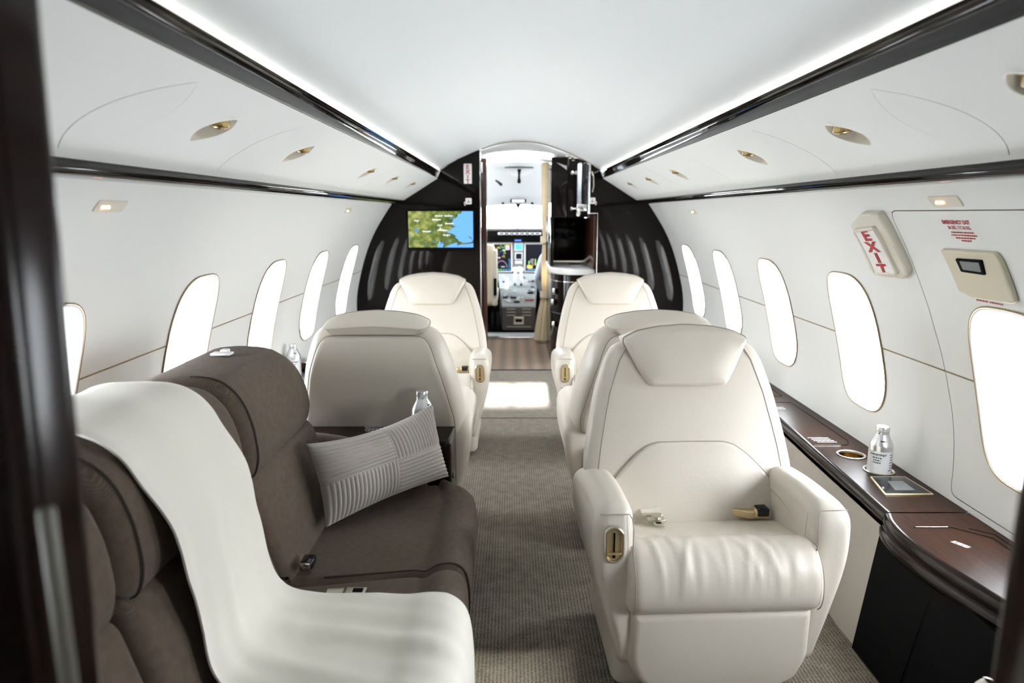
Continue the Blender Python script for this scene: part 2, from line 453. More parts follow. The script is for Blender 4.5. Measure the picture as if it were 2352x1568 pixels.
# windows -----------------------------------------------------------
WIN = {-1: [1.50, 2.272, 3.0, 3.733, 4.487, .76, .02], 1: [1.585, 2.37, 3.09, 3.815, 4.535, .85, .08]}
ZW, HW, AW = .708, .236, .156
def wout(yc, grow=0.):
    if yc == 1.585: return superell(yc, .70, AW + grow, .224 + grow, 3.4, 48)
    return superell(yc, ZW, AW + grow, HW + grow, 3.4, 48)
DOOR = fillet([(1.275, 1.158), (1.885, 1.158), (1.903, .98), (1.895, .85), (1.88, .74), (1.868, .59), (1.843, .36), (1.32, .36), (1.29, .7), (1.27, .98)], [.035, .035, .05, .05, .05, .05, .03, .03, .05, .05])
for sg, sd in SIDES:
    out = resample([(Y0, .30), (Y1 + .03, .30), (Y1 + .03, 1.222), (Y0, 1.222)], .05)
    holes = []
    for k, yc in enumerate(WIN[sg]):
        if sg > 0 and k == 0: holes.append(resample(DOOR, .04))
        else: holes.append(wout(yc))
    b = MB(); b.sheet(out, holes, lambda y, z: wall(sg, y, z), (.11, .045), flip=sg > 0)
    struct(b.build('wall_' + sd, 'liner', angle=60))
    b = MB(); b.grid(lambda u, v: wall(sg, Y0 + (Y1 - Y0) * u, .302 * v), 2, 6, 0); struct(b.build('baseboard_' + sd, 'leather'))
# emergency exit door leaf (right)
d1 = sempty('door_1')
b = MB(); b.sheet(resample(inset(DOOR, .0022), .04), [wout(WIN[1][0])], lambda y, z: wall(1, y, z), (.08, .045), flip=True); b.build('door_leaf', 'liner', d1, angle=60)
b = MB(); b.sheet(resample(inset(DOOR, -.012), .04), [wout(WIN[1][0], .006)], lambda y, z: wall(1, y, z, -.006), (.1, .06), flip=True)
gp = inset(resample(DOOR, .04), -.012); b.loft([[wall(1, y, z, h) for y, z in gp] for h in (0, -.006)], True); b.build('door_seal', 'golddark', d1, angle=60)

n = 0
for sg, sd in SIDES:
    for k, yc in enumerate(WIN[sg]):
        n += 1
        w = sempty('window_%d' % n, (sg * wx(ZW), yc, ZW))
        b = MB()
        loops = []
        for g, h in ((.004, .004), (0, .0035), (-.004, -.001), (-.007, -.012), (-.012, -.035), (-.018, -.052), (-.03, -.056)):
            loops.append([wall(sg, y, z, h) for y, z in wout(yc, g)])
        b.loft(loops, True); b.build('window_frame', 'frame', w, angle=60)
        # thin bronze bead round the reveal
        b = MB(); b.tube([wall(sg, y, z, .0025) for y, z in wout(yc, .006)], .0026, 6, True); b.build('bead', 'golddark', w, angle=60)
        b = MB(); b.sheet(wout(yc, -.017), [], lambda y, z: wall(sg, y, z, -.050), (.06, .05), flip=sg > 0); b.build('pane', 'glass', w, angle=60)
        # latch tab at the lower corner
        b = MB()
        b.box(wall(sg, yc - .075, .505, -.016), (.006, .004, .030), .001)
        b.build('latch', 'golddark', w)
        b = MB(); b.box(wall(sg, yc - .01, .487, -.02), (.005, .06, .004), .001); b.build('finger_tab', 'golddark', w)
        drop = {(-1, 1): .12, (1, 1): .048}.get((sg, k))
        if drop:
            ol = wout(yc, -.019); zt = max(z for y, z in ol); zc = zt - drop
            cut = [(y, z) for y, z in ol if z > zc]
            ys = [y for y, z in cut]; y0, y1 = min(ys), max(ys); st = []
            m = 14
            for i in range(m + 1):
                z = zc + (zt - .002 - zc) * i / m
                tt = min(1., abs(z - ZW) / (HW - .019)); hw = (AW - .019) * max(0., 1 - tt ** 3.4) ** (1 / 3.4)
                st.append([wall(sg, yc - hw + 2 * hw * j / 6, z, -.044 + (.004 if i % 2 else 0.)) for j in range(7)])
            b = MB(); b.loft(st, False)
            b.tube([wall(sg, yc - .135 + .27 * j / 6, zc, -.041) for j in range(7)], .004, 6); b.build('shade', 'shade', w, angle=15)

# gold pinstripe between the windows (its height differs a little from side to side)
tn = 3
for sg, zz, segs in ((-1, .740, [(1.665, 2.112), (2.432, 2.84), (3.16, 3.573), (3.893, 4.327), (4.647, 4.968)]), (1, .714, [(1.745, 1.872), (1.878, 2.21), (2.53, 2.93), (3.25, 3.655), (3.975, 4.375), (4.695, 4.968)])):
    for a, c in segs:
        b = MB(); b.tube([wall(sg, y, zz, .0005) for y in np.linspace(a, c, 4)], .0042, 6, flat=.5)
        struct(b.build('trim_%d' % tn, 'golddark')); tn += 1

# rails -------------------------------------------------------------
RU = [(.566, 1.444), (.576, 1.4425), (.584, 1.437), (.5875, 1.428), (.589, 1.415), (.5885, 1.405), (.586, 1.397), (.592, 1.391), (.640, 1.40), (.60, 1.46)]
RL = [(.832, 1.248), (.827, 1.243), (.8245, 1.236), (.824, 1.229), (.826, 1.221), (.831, 1.216), (.842, 1.2145), (.918, 1.2165), (.93, 1.235), (.90, 1.28)]
for sg, sd in SIDES:
    for pr in (RU, RL):
        q = smooth_path([(a, c, 0) for a, c in pr[:-3]], 4)
        sec = [(p.x, p.y) for p in q] + pr[-3:]
        b = MB(); b.loft([[(sg * a, y, c) for a, c in sec] for y in np.linspace(Y0, Y1 - .001, 26)], True, True, True)
        struct(b.build('trim_%d' % tn, 'rail', angle=50)); tn += 1
    cv = thing('cove_light', 'long lit white light strip above the upper dark rail on the %s' % sd, 'light', (sg * .575, 1.8, 1.447), 'cove light strips')
    b = MB(); b.loft([[(sg * a, y, c) for a, c in ((.564, 1.4435), (.572, 1.452), (.590, 1.456), (.590, 1.446))] for y in np.linspace(Y0 + .01, Y1 - .01, 8)], True, True, True); b.build('diffuser', 'cove', cv)
    for y in np.arange(.2, 4.9, .36):
        b = MB(); b.box((sg * .5655, y, 1.4475), (.004, .05, .002), .0008); b.build('clip', 'nickel', cv)

# overhead service panels with their fittings ------------------------
def eye(yc, tc, a, bb, skew, N=18):
    """pointed-oval outline whose long axis runs down the panel"""
    o = []
    for k in range(N + 1):
        u = -1 + 2 * k / N; o.append((yc + skew * u + bb * (1 - u * u), tc + a * u))
    for k in range(1, N):
        u = 1 - 2 * k / N; o.append((yc + skew * u - bb * (1 - u * u), tc + a * u))
    return o
LAMPS = {-1: [(1.511, 'the one nearest the camera'), (2.10, 'second from the dark front post'), (3.086, 'third along the row'), (3.711, 'fourth along the row'), (4.385, 'nearest the black bulkhead')],
         1: [(1.606, 'above the emergency exit door'), (2.226, 'just forward of the exit door'), (3.188, 'third from the bulkhead'), (3.803, 'second from the bulkhead'), (4.39, 'nearest the black bulkhead'), (1.02, 'cut by the right edge of the view')]}
MASKS = {-1: [(1.21, .085, .40, 'large'), (1.825, .07, .40, 'medium'), (3.40, .05, .40, 'small')],
         1: [(1.295, .085, .42, 'large'), (1.94, .07, .42, 'medium'), (2.724, .022, .30, 'narrow'), (3.52, .045, .42, 'small'), (4.133, .04, .42, 'slim')]}
for sg, sd in SIDES:
    holes = [eye(y, .46, .165, .050, -.028) for y, _ in LAMPS[sg]] + [eye(y, .52, a, bb, -.05) for y, bb, a, _ in MASKS[sg]]
    b = MB(); b.sheet(resample([(Y0, 0), (Y1, 0), (Y1, 1), (Y0, 1)], .2), holes, lambda y, t: psu(sg, y, t), (.16, .25), flip=sg > 0)
    struct(b.build('wall_overhead_' + sd, 'liner'))
    for y, wh in LAMPS[sg]:
        L = thing('reading_light', 'gold oval reading light, %s overhead panel, %s' % (sd, wh), 'light', psu(sg, y, .46), 'reading lights in the overhead panels')
        o = eye(y, .46, .165, .050, -.028)
        b = MB(); b.loft([[psu(sg, p, q, h) for p, q in inset(o, d)] for d, h in ((-.003, .0003), (-.001, .0010), (.001, .0003), (.003, -.012), (.007, -.034))], True, False, True)
        b.build('recess', 'palebeige', L, angle=50)
        c = Vector(psu(sg, y + .006, .40, -.009)); d = (Vector(psu(sg, y, .62, .09)) - Vector(psu(sg, y, .40, 0))).normalized()
        b = MB(); b.tube([c - d * .020, c - d * .006, c + d * .010, c + d * .013], [.014, .021, .0205, .016], 18); b.tube([c + d * .012, c + d * .015], .009, 14)
        b.tube([c - d * .012 + Vector((0, -.026, 0)), c - d * .012 + Vector((0, .026, 0))], .008, 10)
        b.build('lamp', 'lampgold', L)
    for y, bb, a, sz in MASKS[sg]:
        o = inset(eye(y, .52, a, bb, -.05), .0014)
        L = thing('mask_door', '%s flush oval oxygen-mask door in the %s overhead panel' % (sz, sd), 'hatch', psu(sg, y, .52), 'oval doors in the overhead panels')
        b = MB(); b.loft([[psu(sg, p, q, h) for p, q in inset(o, d)] for d, h in ((.0, -.004), (0, .0003), (.0015, .0006))], True, False, True); b.build('door', 'liner', L, angle=8)
        b = MB(); b.loft([[psu(sg, p, q, h) for p, q in inset(o, d)] for d, h in ((-.006, 0), (-.006, -.005), (.010, -.005))], True, False, True); b.build('seal', 'palebeige', L)
# seat-belt signs with amber lamps
for sg, y, z, big, wh in ((-1, 1.537, 1.166, 1, 'left wall beside the dark front post'), (-1, 3.78, 1.166, 0, 'left wall near the map screen'), (1, 1.615, 1.178, 1, 'right wall above the emergency exit text'), (1, 3.88, 1.160, 0, 'right wall near the bulkhead')):
    L = thing('cabin_sign', 'small recessed cabin sign with amber lamp, %s' % wh, 'sign', wall(sg, y, z), 'amber lamp signs')
    o = fillet([(y - .055, z - .011), (y + .055, z - .011), (y + .062, z + .011), (y - .05, z + .011)], .006)
    b = MB(); b.loft([[wall(sg, p, q, h) for p, q in inset(o, d)] for d, h in ((-.002, .0003), (0, .003), (.003, .0035))], True, False, True); b.build('plate', 'palebeige', L)
    ys = -.028 if sg > 0 else -.03
    b = MB()
    for dy in (-.009, .009): b.box(wall(sg, y + .02 * (1 if sg > 0 else -1) + dy, z, .004), (.004, .012, .008), .0018)
    b.build('lamp', 'led', L)

# illuminated exit sign on the right wall -----------------------------
def lerp4(c, u, v):
    """c: (y,z) corners bottom-left, bottom-right, top-right, top-left"""
    p = Vector(c[0]) * (1 - u) * (1 - v) + Vector(c[1]) * u * (1 - v) + Vector(c[2]) * u * v + Vector(c[3]) * (1 - u) * v
    return p.x, p.y
es = thing('exit_sign', 'tilted illuminated sign reading EXIT in red on the right wall', 'sign', wall(1, 2.01, 1.06))
o = fillet([(2.10, 1.118), (2.10, 1.125), (2.0, 1.160), (1.905, 1.160), (1.908, .995), (1.945, .972), (2.07, .968), (2.115, .985)], .012)
b = MB(); b.slab(resample(o, .02), -.004, .022, .008, lambda y, z, h: wall(1, y, z, h)); b.build('housing', 'palebeige', es)
o = fillet([(2.075, 1.118), (1.945, 1.130), (1.942, .992), (2.072, .980)], .010)
b = MB(); b.loft([[wall(1, y, z, h) for y, z in inset(resample(o, .02), d)] for d, h in ((0, .015), (0, .031), (.003, .034), (.007, .033), (.010, .029))], True); b.build('lens_frame', 'palebeige', es, angle=60)
fc = [(2.064, .982), (1.950, .990), (1.952, 1.124), (2.068, 1.116)]
b = MB(); b.grid(lambda u, v: wall(1, *lerp4(fc, u, v), .0305), 6, 6); b.build('face', 'white', es)
b = MB()
for i, ch in enumerate('EXIT'):
    b.text(ch, .30, lambda x, y, i=i: wall(1, *lerp4(fc, .5 + x * 2.5, .865 - i * .247 + y * 1.0), .0318), bold=.012)
b.build('lettering', 'red', es)
# exit placard and release handle cover on the door
pl = thing('exit_placard', 'red printed EMERGENCY EXIT instructions on the exit door', 'placard', wall(1, 1.62, 1.115))
b = MB(); b.grid(lambda u, v: wall(1, 1.685 - .125 * u, 1.070 + .068 * v, .0006), 2, 4); b.build('film', 'liner', pl)
b = MB()
def pm(cy, cz): return lambda x, y: wall(1, cy - x, cz + y, .0014)
b.text('EMERGENCY EXIT', .0125, pm(1.623, 1.130), bold=.0004); b.text('36 LBS. / 17.16 KG.', .0105, pm(1.620, 1.1175), bold=.0003)
for i, (w_, cz) in enumerate(((.082, 1.1065), (.092, 1.1000), (.070, 1.0935), (.036, 1.0875))): b.dashes(w_, .0032, pm(1.617, cz), seed=i + 3)
b.build('lettering', 'red', pl)
hc = thing('handle_cover', 'beige angular release handle cover with dark window on exit door', 'cover', wall(1, 1.62, 1.01))
o = fillet([(1.722, 1.066), (1.528, 1.068), (1.518, 1.055), (1.520, .958), (1.530, .953), (1.67, .950), (1.715, .962)], .006)
b = MB(); b.slab(resample(o, .02), .0, .012, .004, lambda y, z, h: wall(1, y, z, h)); b.build('cover', 'beige', hc)
o = fillet([(1.667, 1.050), (1.572, 1.052), (1.580, 1.017), (1.666, 1.018)], .004)
b = MB(); b.slab(resample(o, .02), .008, .017, .001, lambda y, z, h: wall(1, y, z, h)); b.build('window_bezel', 'black', hc)
b = MB(); b.slab(fillet([(1.652, 1.046), (1.582, 1.047), (1.588, 1.024), (1.652, 1.025)], .003), .011, .0185, .001, lambda y, z, h: wall(1, y, z, h)); b.build('handle', 'grey', hc)
tx = MB(); 
for i, (cy, w_) in enumerate(((1.652, .042), (1.602, .045))): tx.dashes(w_, .0034, pm(cy, .9415), seed=20 + i)
tag(tx.build('warning_strip', 'red'), 'one tiny line of red print above the exit window', 'placard')

# ------------------------------------------------------------------ forward bulkhead
YB = Y1
half = [(0, 1.648), (.15, 1.634), (.30, 1.587), (.44, 1.527), (.564, 1.453), (.584, 1.405), (.70, 1.325), (.83, 1.246)] + [(p.x, p.y) for p in _sp[::4]]
half[-1] = (1.10, 0)
def cut_half(x):
    z = float(np.interp(x, [a for a, c in half[:8]], [c for a, c in half[:8]]))
    return [(x, z)] + [(a, c) for a, c in half if a > x + 1e-4]
XL, XR1, XR2, ZS = .289, .50, .558, 1.152
lp = cut_half(XL) + [(XL, 0)]
b = MB(); b.slab([(-a, c) for a, c in lp], YB, YB + .05, .002, lambda a, c, h: (a, h, c), 2); o = struct(b.build('wall_front_left', 'lacquer', angle=25)); o.data.shade_flat()
rp = cut_half(XR1) + [(XR2, 0), (XR2, ZS), (XR1, ZS)]
b = MB(); b.slab(rp, YB, YB + .05, .002, lambda a, c, h: (a, h, c), 2); o = struct(b.build('wall_front_right', 'lacquer', angle=25)); o.data.shade_flat()
b = MB(); b.tube([(-XL + .004, YB + .004, 0), (-XL + .004, YB + .004, 1.585)], .0045, 8); b.build
struct(b.build('trim_%d' % tn, 'chrome')); tn += 1
b = MB(); b.tube([(XR2 - .003, YB - .001, .05), (XR2 - .003, YB - .001, ZS), (XR1 - .003, YB - .001, ZS), (XR1 - .003, YB - .001, 1.50)], .0014, 8); struct(b.build('trim_%d' % tn, 'nickel')); tn += 1
b = MB(); b.tube([(p.x, YB + .003, p.y - .002) for p in cs if -.30 < p.x < .53], .004, 8); struct(b.build('trim_%d' % tn, 'golddark')); tn += 1
# seam across the bulkhead
for xx, zz, ww in ((.86, .722, .62), (-.95, .735, .42)):
    b = MB(); b.box((xx, YB - .0005, zz), (ww, .002, .0016), .0004); struct(b.build('trim_%d' % tn, 'black')); tn += 1

# map monitor
def bk(u, v, y=YB):     # photograph station on the bulkhead -> x, z
    f = 1568.; th = math.atan(294 / f); c, s = cos(th), sin(th); a = (u - 1174) / f; k = (v - 784) / f
    t = y / (c - k * s); return (-.065 + a * t, 1.15 + (-s - k * c) * t)
x0, z1 = bk(937, 485, 4.955); x1, z0 = bk(1087, 568, 4.955)
mo = thing('map_monitor', 'wall monitor on the black bulkhead showing a green and blue moving map', 'monitor', ((x0 + x1) / 2, YB, (z0 + z1) / 2))
W, H = x1 - x0, z1 - z0; cx, cz = (x0 + x1) / 2, (z0 + z1) / 2
b = MB(); b.slab(rrect(x0 - .012, x1 + .012, z0 - .024, z1 + .012, .006), 4.957, YB, .003, lambda a, c, h: (a, h, c)); b.build('bezel', 'black', mo)
ys = 4.9562
b = MB()
def mp(u, v, y=ys): return (x0 + W * u, y, z1 - H * v)        # u right, v down, 0..1
b.poly([mp(0, 1), mp(1, 1), mp(1, 0), mp(0, 0)], 0)
rnd = random.Random(4)
def coast(pts, amp=.008, n=4):
    o = []
    for i in range(len(pts) - 1):
        for k in range(n):
            t = k / n; o.append((pts[i][0] * (1 - t) + pts[i + 1][0] * t + (rnd.uniform(-amp, amp) if k or i else 0), pts[i][1] * (1 - t) + pts[i + 1][1] * t + (rnd.uniform(-amp, amp) if k else 0)))
    o.append(pts[-1]); return o
sea = coast([(.842, 0), (.825, .04), (.77, .09), (.755, .16), (.70, .21), (.685, .27), (.675, .33), (.68, .37), (.72, .41), (.755, .405), (.715, .44), (.66, .48), (.645, .53), (.60, .55), (.61, .59), (.66, .61), (.71, .64), (.735, .69), (.72, .73), (.76, .77), (.785, .83), (.83, .86), (.88, .875), (.94, .86), (.985, .84), (.99, .79), (.965, .745), (.92, .71), (.90, .70), (.95, .70), (.985, .76), (1, .80)])
def tri(b, pts, mi, y):
    P3 = [Vector((p[0], p[1], 0)) for p in pts]
    fs = tessellate_polygon([P3]); b.add([mp(min(1, max(0, p[0])), min(1, max(0, p[1])), y) for p in pts], [tuple(f) for f in fs], mi)
tri(b, sea + [(1, 0)], 1, ys - .0004)
tri(b, coast([(.55, 1), (.60, .965), (.64, .92), (.68, .90), (.73, .875), (.755, .87), (.74, .95), (.80, .925), (.88, .91), (.94, .905), (1, .885)], .006) + [(1, 1)], 1, ys - .0004)
tri(b, [(.45, 1), (.445, .92), (.47, .87), (.465, .80), (.485, .84), (.50, .87), (.495, .93), (.515, .90), (.52, .86), (.535, .88), (.53, 1)], 1, ys - .0004)
for u, v, r in ((.125, .54, .026), (.12, .49, .015), (.215, .05, .01), (.655, .19, .017), (.385, .84, .012), (.64, .83, .014), (.27, .94, .012), (.345, .535, .01), (.545, .11, .008), (.415, .575, .007), (.57, .85, .01), (.01, .68, .01), (.01, .77, .008)):
    tri(b, [(u + r * rnd.uniform(.6, 1.1) * cos(a), v + r * 1.7 * rnd.uniform(.6, 1.1) * sin(a)) for a in np.linspace(0, 2 * PI, 10)[:-1]], 2, ys - .0005)
for s_, u, v in (('Concord', .475, .125), ('Rochester', .625, .125), ('Keene', .13, .255), ('Manchester', .44, .23), ('Lowell', .485, .38), ('Gloucester', .635, .335), ('Worcester', .28, .555), ('Boston', .565, .52), ('Brockton', .59, .655)):
    b.text(s_, .0135, lambda x, y, u=u, v=v: mp(u + x / W, v - y / H, ys - .0012), 3, bold=.0004)
for u, v in ((.42, .13), (.63, .09), (.14, .295), (.45, .265), (.49, .415), (.575, .345), (.285, .595), (.575, .555), (.60, .69)):
    tri(b, [(u - .005, v - .008), (u + .005, v - .008), (u + .005, v + .008), (u - .005, v + .008)], 3, ys - .001)
for pl_ in ([(.49, .44), (.496, .44), (.50, .53), (.487, .53)], [(.487, .49), (.44, .535), (.445, .54), (.49, .515)], [(.497, .49), (.555, .55), (.55, .555), (.497, .52)], [(.48, .525), (.507, .525), (.507, .533), (.48, .533)]): tri(b, pl_, 3, ys - .0011)
b.build('screen', ['land', 'sea', 'lake', 'scr_white'], mo)
# exit sign on the bulkhead
x0, z1 = bk(1065, 376); x1, z0 = bk(1084, 422)
es = thing('exit_sign', 'small upright EXIT sign, red on white, on the black bulkhead above the map', 'sign', ((x0 + x1) / 2, YB, (z0 + z1) / 2))
b = MB(); b.slab(rrect(x0, x1, z0, z1, .004), YB - .016, YB, .003, lambda a, c, h: (a, h, c)); b.build('lightbox', 'white', es)
b = MB()
for i, ch in enumerate('EXIT'): b.text(ch, .046, lambda x, y, i=i: ((x0 + x1) / 2 + x, YB - .0166, z1 - .024 - i * .0335 + y * .88), bold=.0012)
b.build('lettering', 'red', es)
# no-smoking-size placards with red tags either side of the doorway
for u0, v0, tg, wh in ((1069, 454.5, -1, 'left of the doorway above the map screen'), (1353.5, 453.5, 1, 'right of the galley doorway')):
    xa, za = bk(u0, v0); s_ = .044
    p = thing('placard', 'small white square placard with red tag, %s' % wh, 'placard', (xa, YB, za), 'white placards on the bulkhead')
    b = MB(); b.slab(rrect(xa, xa + s_, za - s_, za, .006), YB - .004, YB, .0012, lambda a, c, h: (a, h, c)); b.build('plate', 'white', p)
    b = MB(); cxx = xa + s_ / 2
    b.poly([(cxx - .002, YB - .0045, za - .030), (cxx + .002, YB - .0045, za - .030), (cxx + .001, YB - .0045, za - .008), (cxx - .001, YB - .0045, za - .008)])
    b.poly([(cxx - .013, YB - .0045, za - .032), (cxx + .013, YB - .0045, za - .032), (cxx + .005, YB - .0045, za - .025), (cxx - .005, YB - .0045, za - .025)])
    b.build('symbol', 'ink', p)
    xt = xa - .004 if tg < 0 else xa + s_ + .003; zt = za - .040
    b = MB(); b.slab(resample(fillet([(xt - .008, zt), (xt, zt - .017), (xt + .008, zt), (xt + .004, zt + .014), (xt - .004, zt + .014)], .003), .004), YB - .008, YB - .004, .001, lambda a, c, h: (a, h, c)); tg_ = b.build('tag', 'white', p)
    b = MB(); b.slab([(xt + .0045 * cos(a), zt + .001 + .0065 * sin(a)) for a in np.linspace(0, 2 * PI, 14)[:-1]], YB - .0090, YB - .0075, .0004, lambda a, c, h: (a, h, c)); b.build('spot', 'red', tg_)

# ------------------------------------------------------------------ entrance vestibule
VC = [(-.95, 1.36), (-.6, 1.50), (-.3, 1.578), (0, 1.612), (.3, 1.578), (.6, 1.50), (.95, 1.36)]
vc = smooth_path([(a, c, 0) for a, c in VC], 5)
b = MB(); b.loft([[(p.x, y, p.y + (.040 if y < 5.02 else 0)) for p in vc] for y in (YB + .03, 5.06, 5.4, 5.8, 6.25)], False); struct(b.build('ceiling_entry', 'entryceil', angle=60))
cl = thing('ceiling_light', 'bright white light panel in the entrance ceiling', 'light', (0, 5.5, 1.59))
b = MB(); b.grid(lambda u, v: (-.24 + .48 * u, 5.3 + .38 * v, 1.601 - .11 * (-.24 + .48 * u) ** 2 * 3 - .004), 8, 2); b.build('diffuser', 'panel_lamp', cl)
b = MB(); b.tube([(-.16, 5.12, 1.593), (.16, 5.12, 1.593)], .003, 6); b.build('frame', 'nickel', cl)
vt = thing('ceiling_vent', 'tan slotted air vent in the entrance ceiling over the galley', 'vent', (.38, 5.2, 1.55))
for i in range(3):
    for j in range(2):
        b = MB(); b.box((.34 + .035 * j + .03 * i, 5.12 + .07 * i, 1.559 - .010 * i), (.022, .016, .004), .001); b.build('slot', 'beige', vt)
# closed entry door on the left of the vestibule
b = MB()
b.box((-.97, 5.64, .81), (.04, 1.22, 1.62), .005); struct(b.build('door_2', 'cockpit'))
b = MB(); b.box((.97, 5.64, .81), (.04, 1.22, 1.62), .005); struct(b.build('wall_entry_right', 'cockpit'))
pk = thing('pocket_door', 'narrow edge of the red-brown glossy sliding door left of the cockpit passage', 'door', (-.263, 5.11, 0))
b = MB(); b.slab(rrect(-.285, -.243, 5.08, 5.14, .006), .0, 1.54, .004); b.build('leaf', 'brownwood', pk)
b = MB(); b.box((-.277, 5.078, 1.475), (.012, .006, .075), .002); b.build('strike_plate', 'white', pk)
b = MB(); b.box((-.60, 5.14, .77), (.62, .03, 1.54), .004); struct(b.build('wall_entry_left', 'lacquer'))
b = MB(); b.box((0, 6.26, .012), (1.2, .05, .024), .006); struct(b.build('trim_%d' % tn, 'chrome')); tn += 1

# galley
gu = thing('galley_cabinet', 'tall glossy black upper galley cabinet beside the tied curtain', 'cabinet', (.36, 5.5, 0))
b = MB(); b.slab(rrect(.238, .36, 5.30, 5.95, .006), 1.12, 1.565, .004); b.slab(fillet([(.36, 5.30), (.44, 5.22), (.52, 5.3), (.52, 5.95), (.36, 5.95)], .003), 1.12, 1.56, .004); b.build('body', 'lacquer', gu, angle=25)
b = MB(); b.box((.40, 5.925, .935), (.33, .05, .37), .003); b.build('niche_panel', 'lacquer', gu)
b = MB(); b.box((.25, 5.62, .935), (.025, .64, .37), .003); b.build('niche_panel', 'lacquer', gu)
b = MB(); b.box((.547, 5.475, .95), (.03, .91, .40), .003); b.build('side_panel', 'brownwood', gu)
for x in (.392, .418):
    b = MB(); b.lathe([(.0, -.012), (.013, -.010), (.017, 0), (.0, .004)], (x, 5.262 - (x - .36) * .8 + .01, 1.447), 16, 'y'); b.build('knob', 'chrome', gu)
gd = thing('drink_dispenser', 'clear and silver drinks dispenser mounted beside the galley cabinet', 'dispenser', (.455, 5.07, 1.15))
b = MB(); b.box((.436, 5.14, 1.35), (.030, .010, .31), .002); b.build('back_plate', 'palegrey', gd)
b = MB(); b.box((.475, 5.142, 1.35), (.046, .008, .31), .002); b.build('side_plate', 'black', gd)
b = MB(); b.slab(rrect(.418, .497, 5.02, 5.13, .01), 1.20, 1.505, .004); b.build('tank', 'clear', gd)
b = MB(); b.slab(rrect(.41, .498, 5.015, 5.125, .02), 1.165, 1.215, .006); b.build('base', 'chrome', gd)
b = MB(); b.lathe([(0, 0), (.014, 0), (.016, .02), (.011, .035), (0, .035)], (.425, 5.05, 1.132), 16); b.tube([(.375, 5.04, 1.185), (.415, 5.05, 1.185)], .007, 10); b.lathe([(0, -.008), (.014, -.006), (.014, .006), (0, .008)], (.372, 5.04, 1.185), 14, 'x'); b.build('tap', 'chrome', gd)
b = MB(); b.tube([(.513, YB - .004, 1.30), (.518, YB - .03, 1.34), (.516, YB - .03, 1.40), (.508, YB - .004, 1.44)], .005, 8); b.build('handle', 'nickel', gd)
gc = thing('galley_counter', 'white rounded galley worktop with small sink', 'counter', (.40, 5.5, .72))
b = MB(); b.slab(fillet([(.232, 5.25), (.33, 5.07), (.555, 5.07), (.555, 5.93), (.232, 5.93)], [.10, .10, .004, .004, .004]), .700, .742, .006); b.build('worktop', 'white', gc)
b = MB(); b.box((.455, 5.60, .744), (.09, .14, .004), .002); b.build('sink', 'grey', gc)
for y in (5.36, 5.42):
    b = MB(); b.box((.47, y, .7455), (.12, .02, .006), .002); b.build('rail', 'chrome', gc)
gl = thing('kitchen_cabinet', 'dark glossy curved lower galley cabinet with chrome bands below the white worktop', 'cabinet', (.40, 5.5, 0))
oo = fillet([(.245, 5.26), (.335, 5.095), (.55, 5.095), (.55, 5.92), (.245, 5.92)], [.10, .10, .004, .004, .004])
b = MB(); b.slab(oo, 0, .699, .003); b.build('body', 'darkwood', gl)
for z in (.645, .40):
    b = MB(); b.loft([[(x, y, z - .003) for x, y in inset(oo, -.002)], [(x, y, z + .003) for x, y in inset(oo, -.002)]], True); b.build('band', 'chrome', gl)
for p in ((.262, 5.20, .565), (.255, 5.215, .48), (.262, 5.2, .31)):
    b = MB(); b.lathe([(0, -.012), (.02, -.012), (.024, -.004), (.024, .004)], p, 18, 'x'); b.build('latch', 'chrome', gl)

# curtain
ct = thing('curtain', 'cream pleated curtain tied back beside the galley', 'curtain', (.24, 6.1, 0))
b = MB()
def cloop(z):
    w = .045; off = 0.
    w = np.interp(z, [0, .10, .30, .44, .55, .75, .925, 1.05, 1.35, 1.58], [.078, .072, .055, .036, .042, .048, .036, .046, .052, .050])
    off = np.interp(z, [0, .2, .44, .925, 1.58], [-.035, -.022, 0, .004, .0])
    return [(.253 + off + (w + .007 * sin(11 * a)) * cos(a), 6.08 + (.6 * w + .007 * sin(11 * a)) * sin(a), z) for a in np.linspace(0, 2 * PI, 67)[:-1]]
b.loft([cloop(z) for z in np.linspace(.03, 1.58, 40)], True, False, False); b.build('drape', 'drape', ct, angle=60)
for z in (.44, .925):
    b = MB(); b.loft([[(.247 + .053 * cos(a), 6.08 + .04 * sin(a), z + dz) for a in np.linspace(0, 2 * PI, 33)[:-1]] for dz in (-.028, -.02, 0, .02, .028)], True); b.build('tieback', 'curtain', ct)
b = MB(); b.tube([(.27, 6.05, .11), (.29, 6.02, .06), (.31, 5.98, .03)], .025, 10); b.build('loose_end', 'curtain', ct)

# ------------------------------------------------------------------ cockpit
b = MB()
rf = [(6.25, 1.60), (6.7, 1.575), (7.1, 1.49), (7.45, 1.36), (7.72, 1.245)]
b.loft([[(x, y, z - .16 * x * x) for x in np.linspace(-1, 1, 15)] for y, z in [(p.x, p.y) for p in smooth_path([(a, c, 0) for a, c in rf], 4)]], False); struct(b.build('ceiling_cockpit', 'cockpit', angle=60))
for sg, sd in SIDES:
    b = MB(); b.slab([(6.25, 0), (8.35, 0), (8.35, .8), (6.85, .8), (6.85, 1.45), (6.25, 1.45)], .95, .99, .003, lambda a, c, h, sg=sg: (sg * h, a, c), 2); struct(b.build('wall_cockpit_' + sd, 'cockpit'))
b = MB(); b.box((0, 8.06, .49), (1.96, .04, .98), .004); struct(b.build('wall_cockpit_front', 'black'))
ws = sempty('window_15', (0, 7.85, 1.1))
b = MB(); b.tube([(.0125, 7.75, 1.252), (.012, 7.98, .99)], .011, 8); b.build('window_frame', 'palegrey', ws)
b = MB(); b.grid(lambda u, v: (-.9 + 1.8 * u, 7.74 + .25 * v, 1.25 - .28 * v - .10 * (-.9 + 1.8 * u) ** 2), 6, 2); b.build('pane', 'glass', ws)
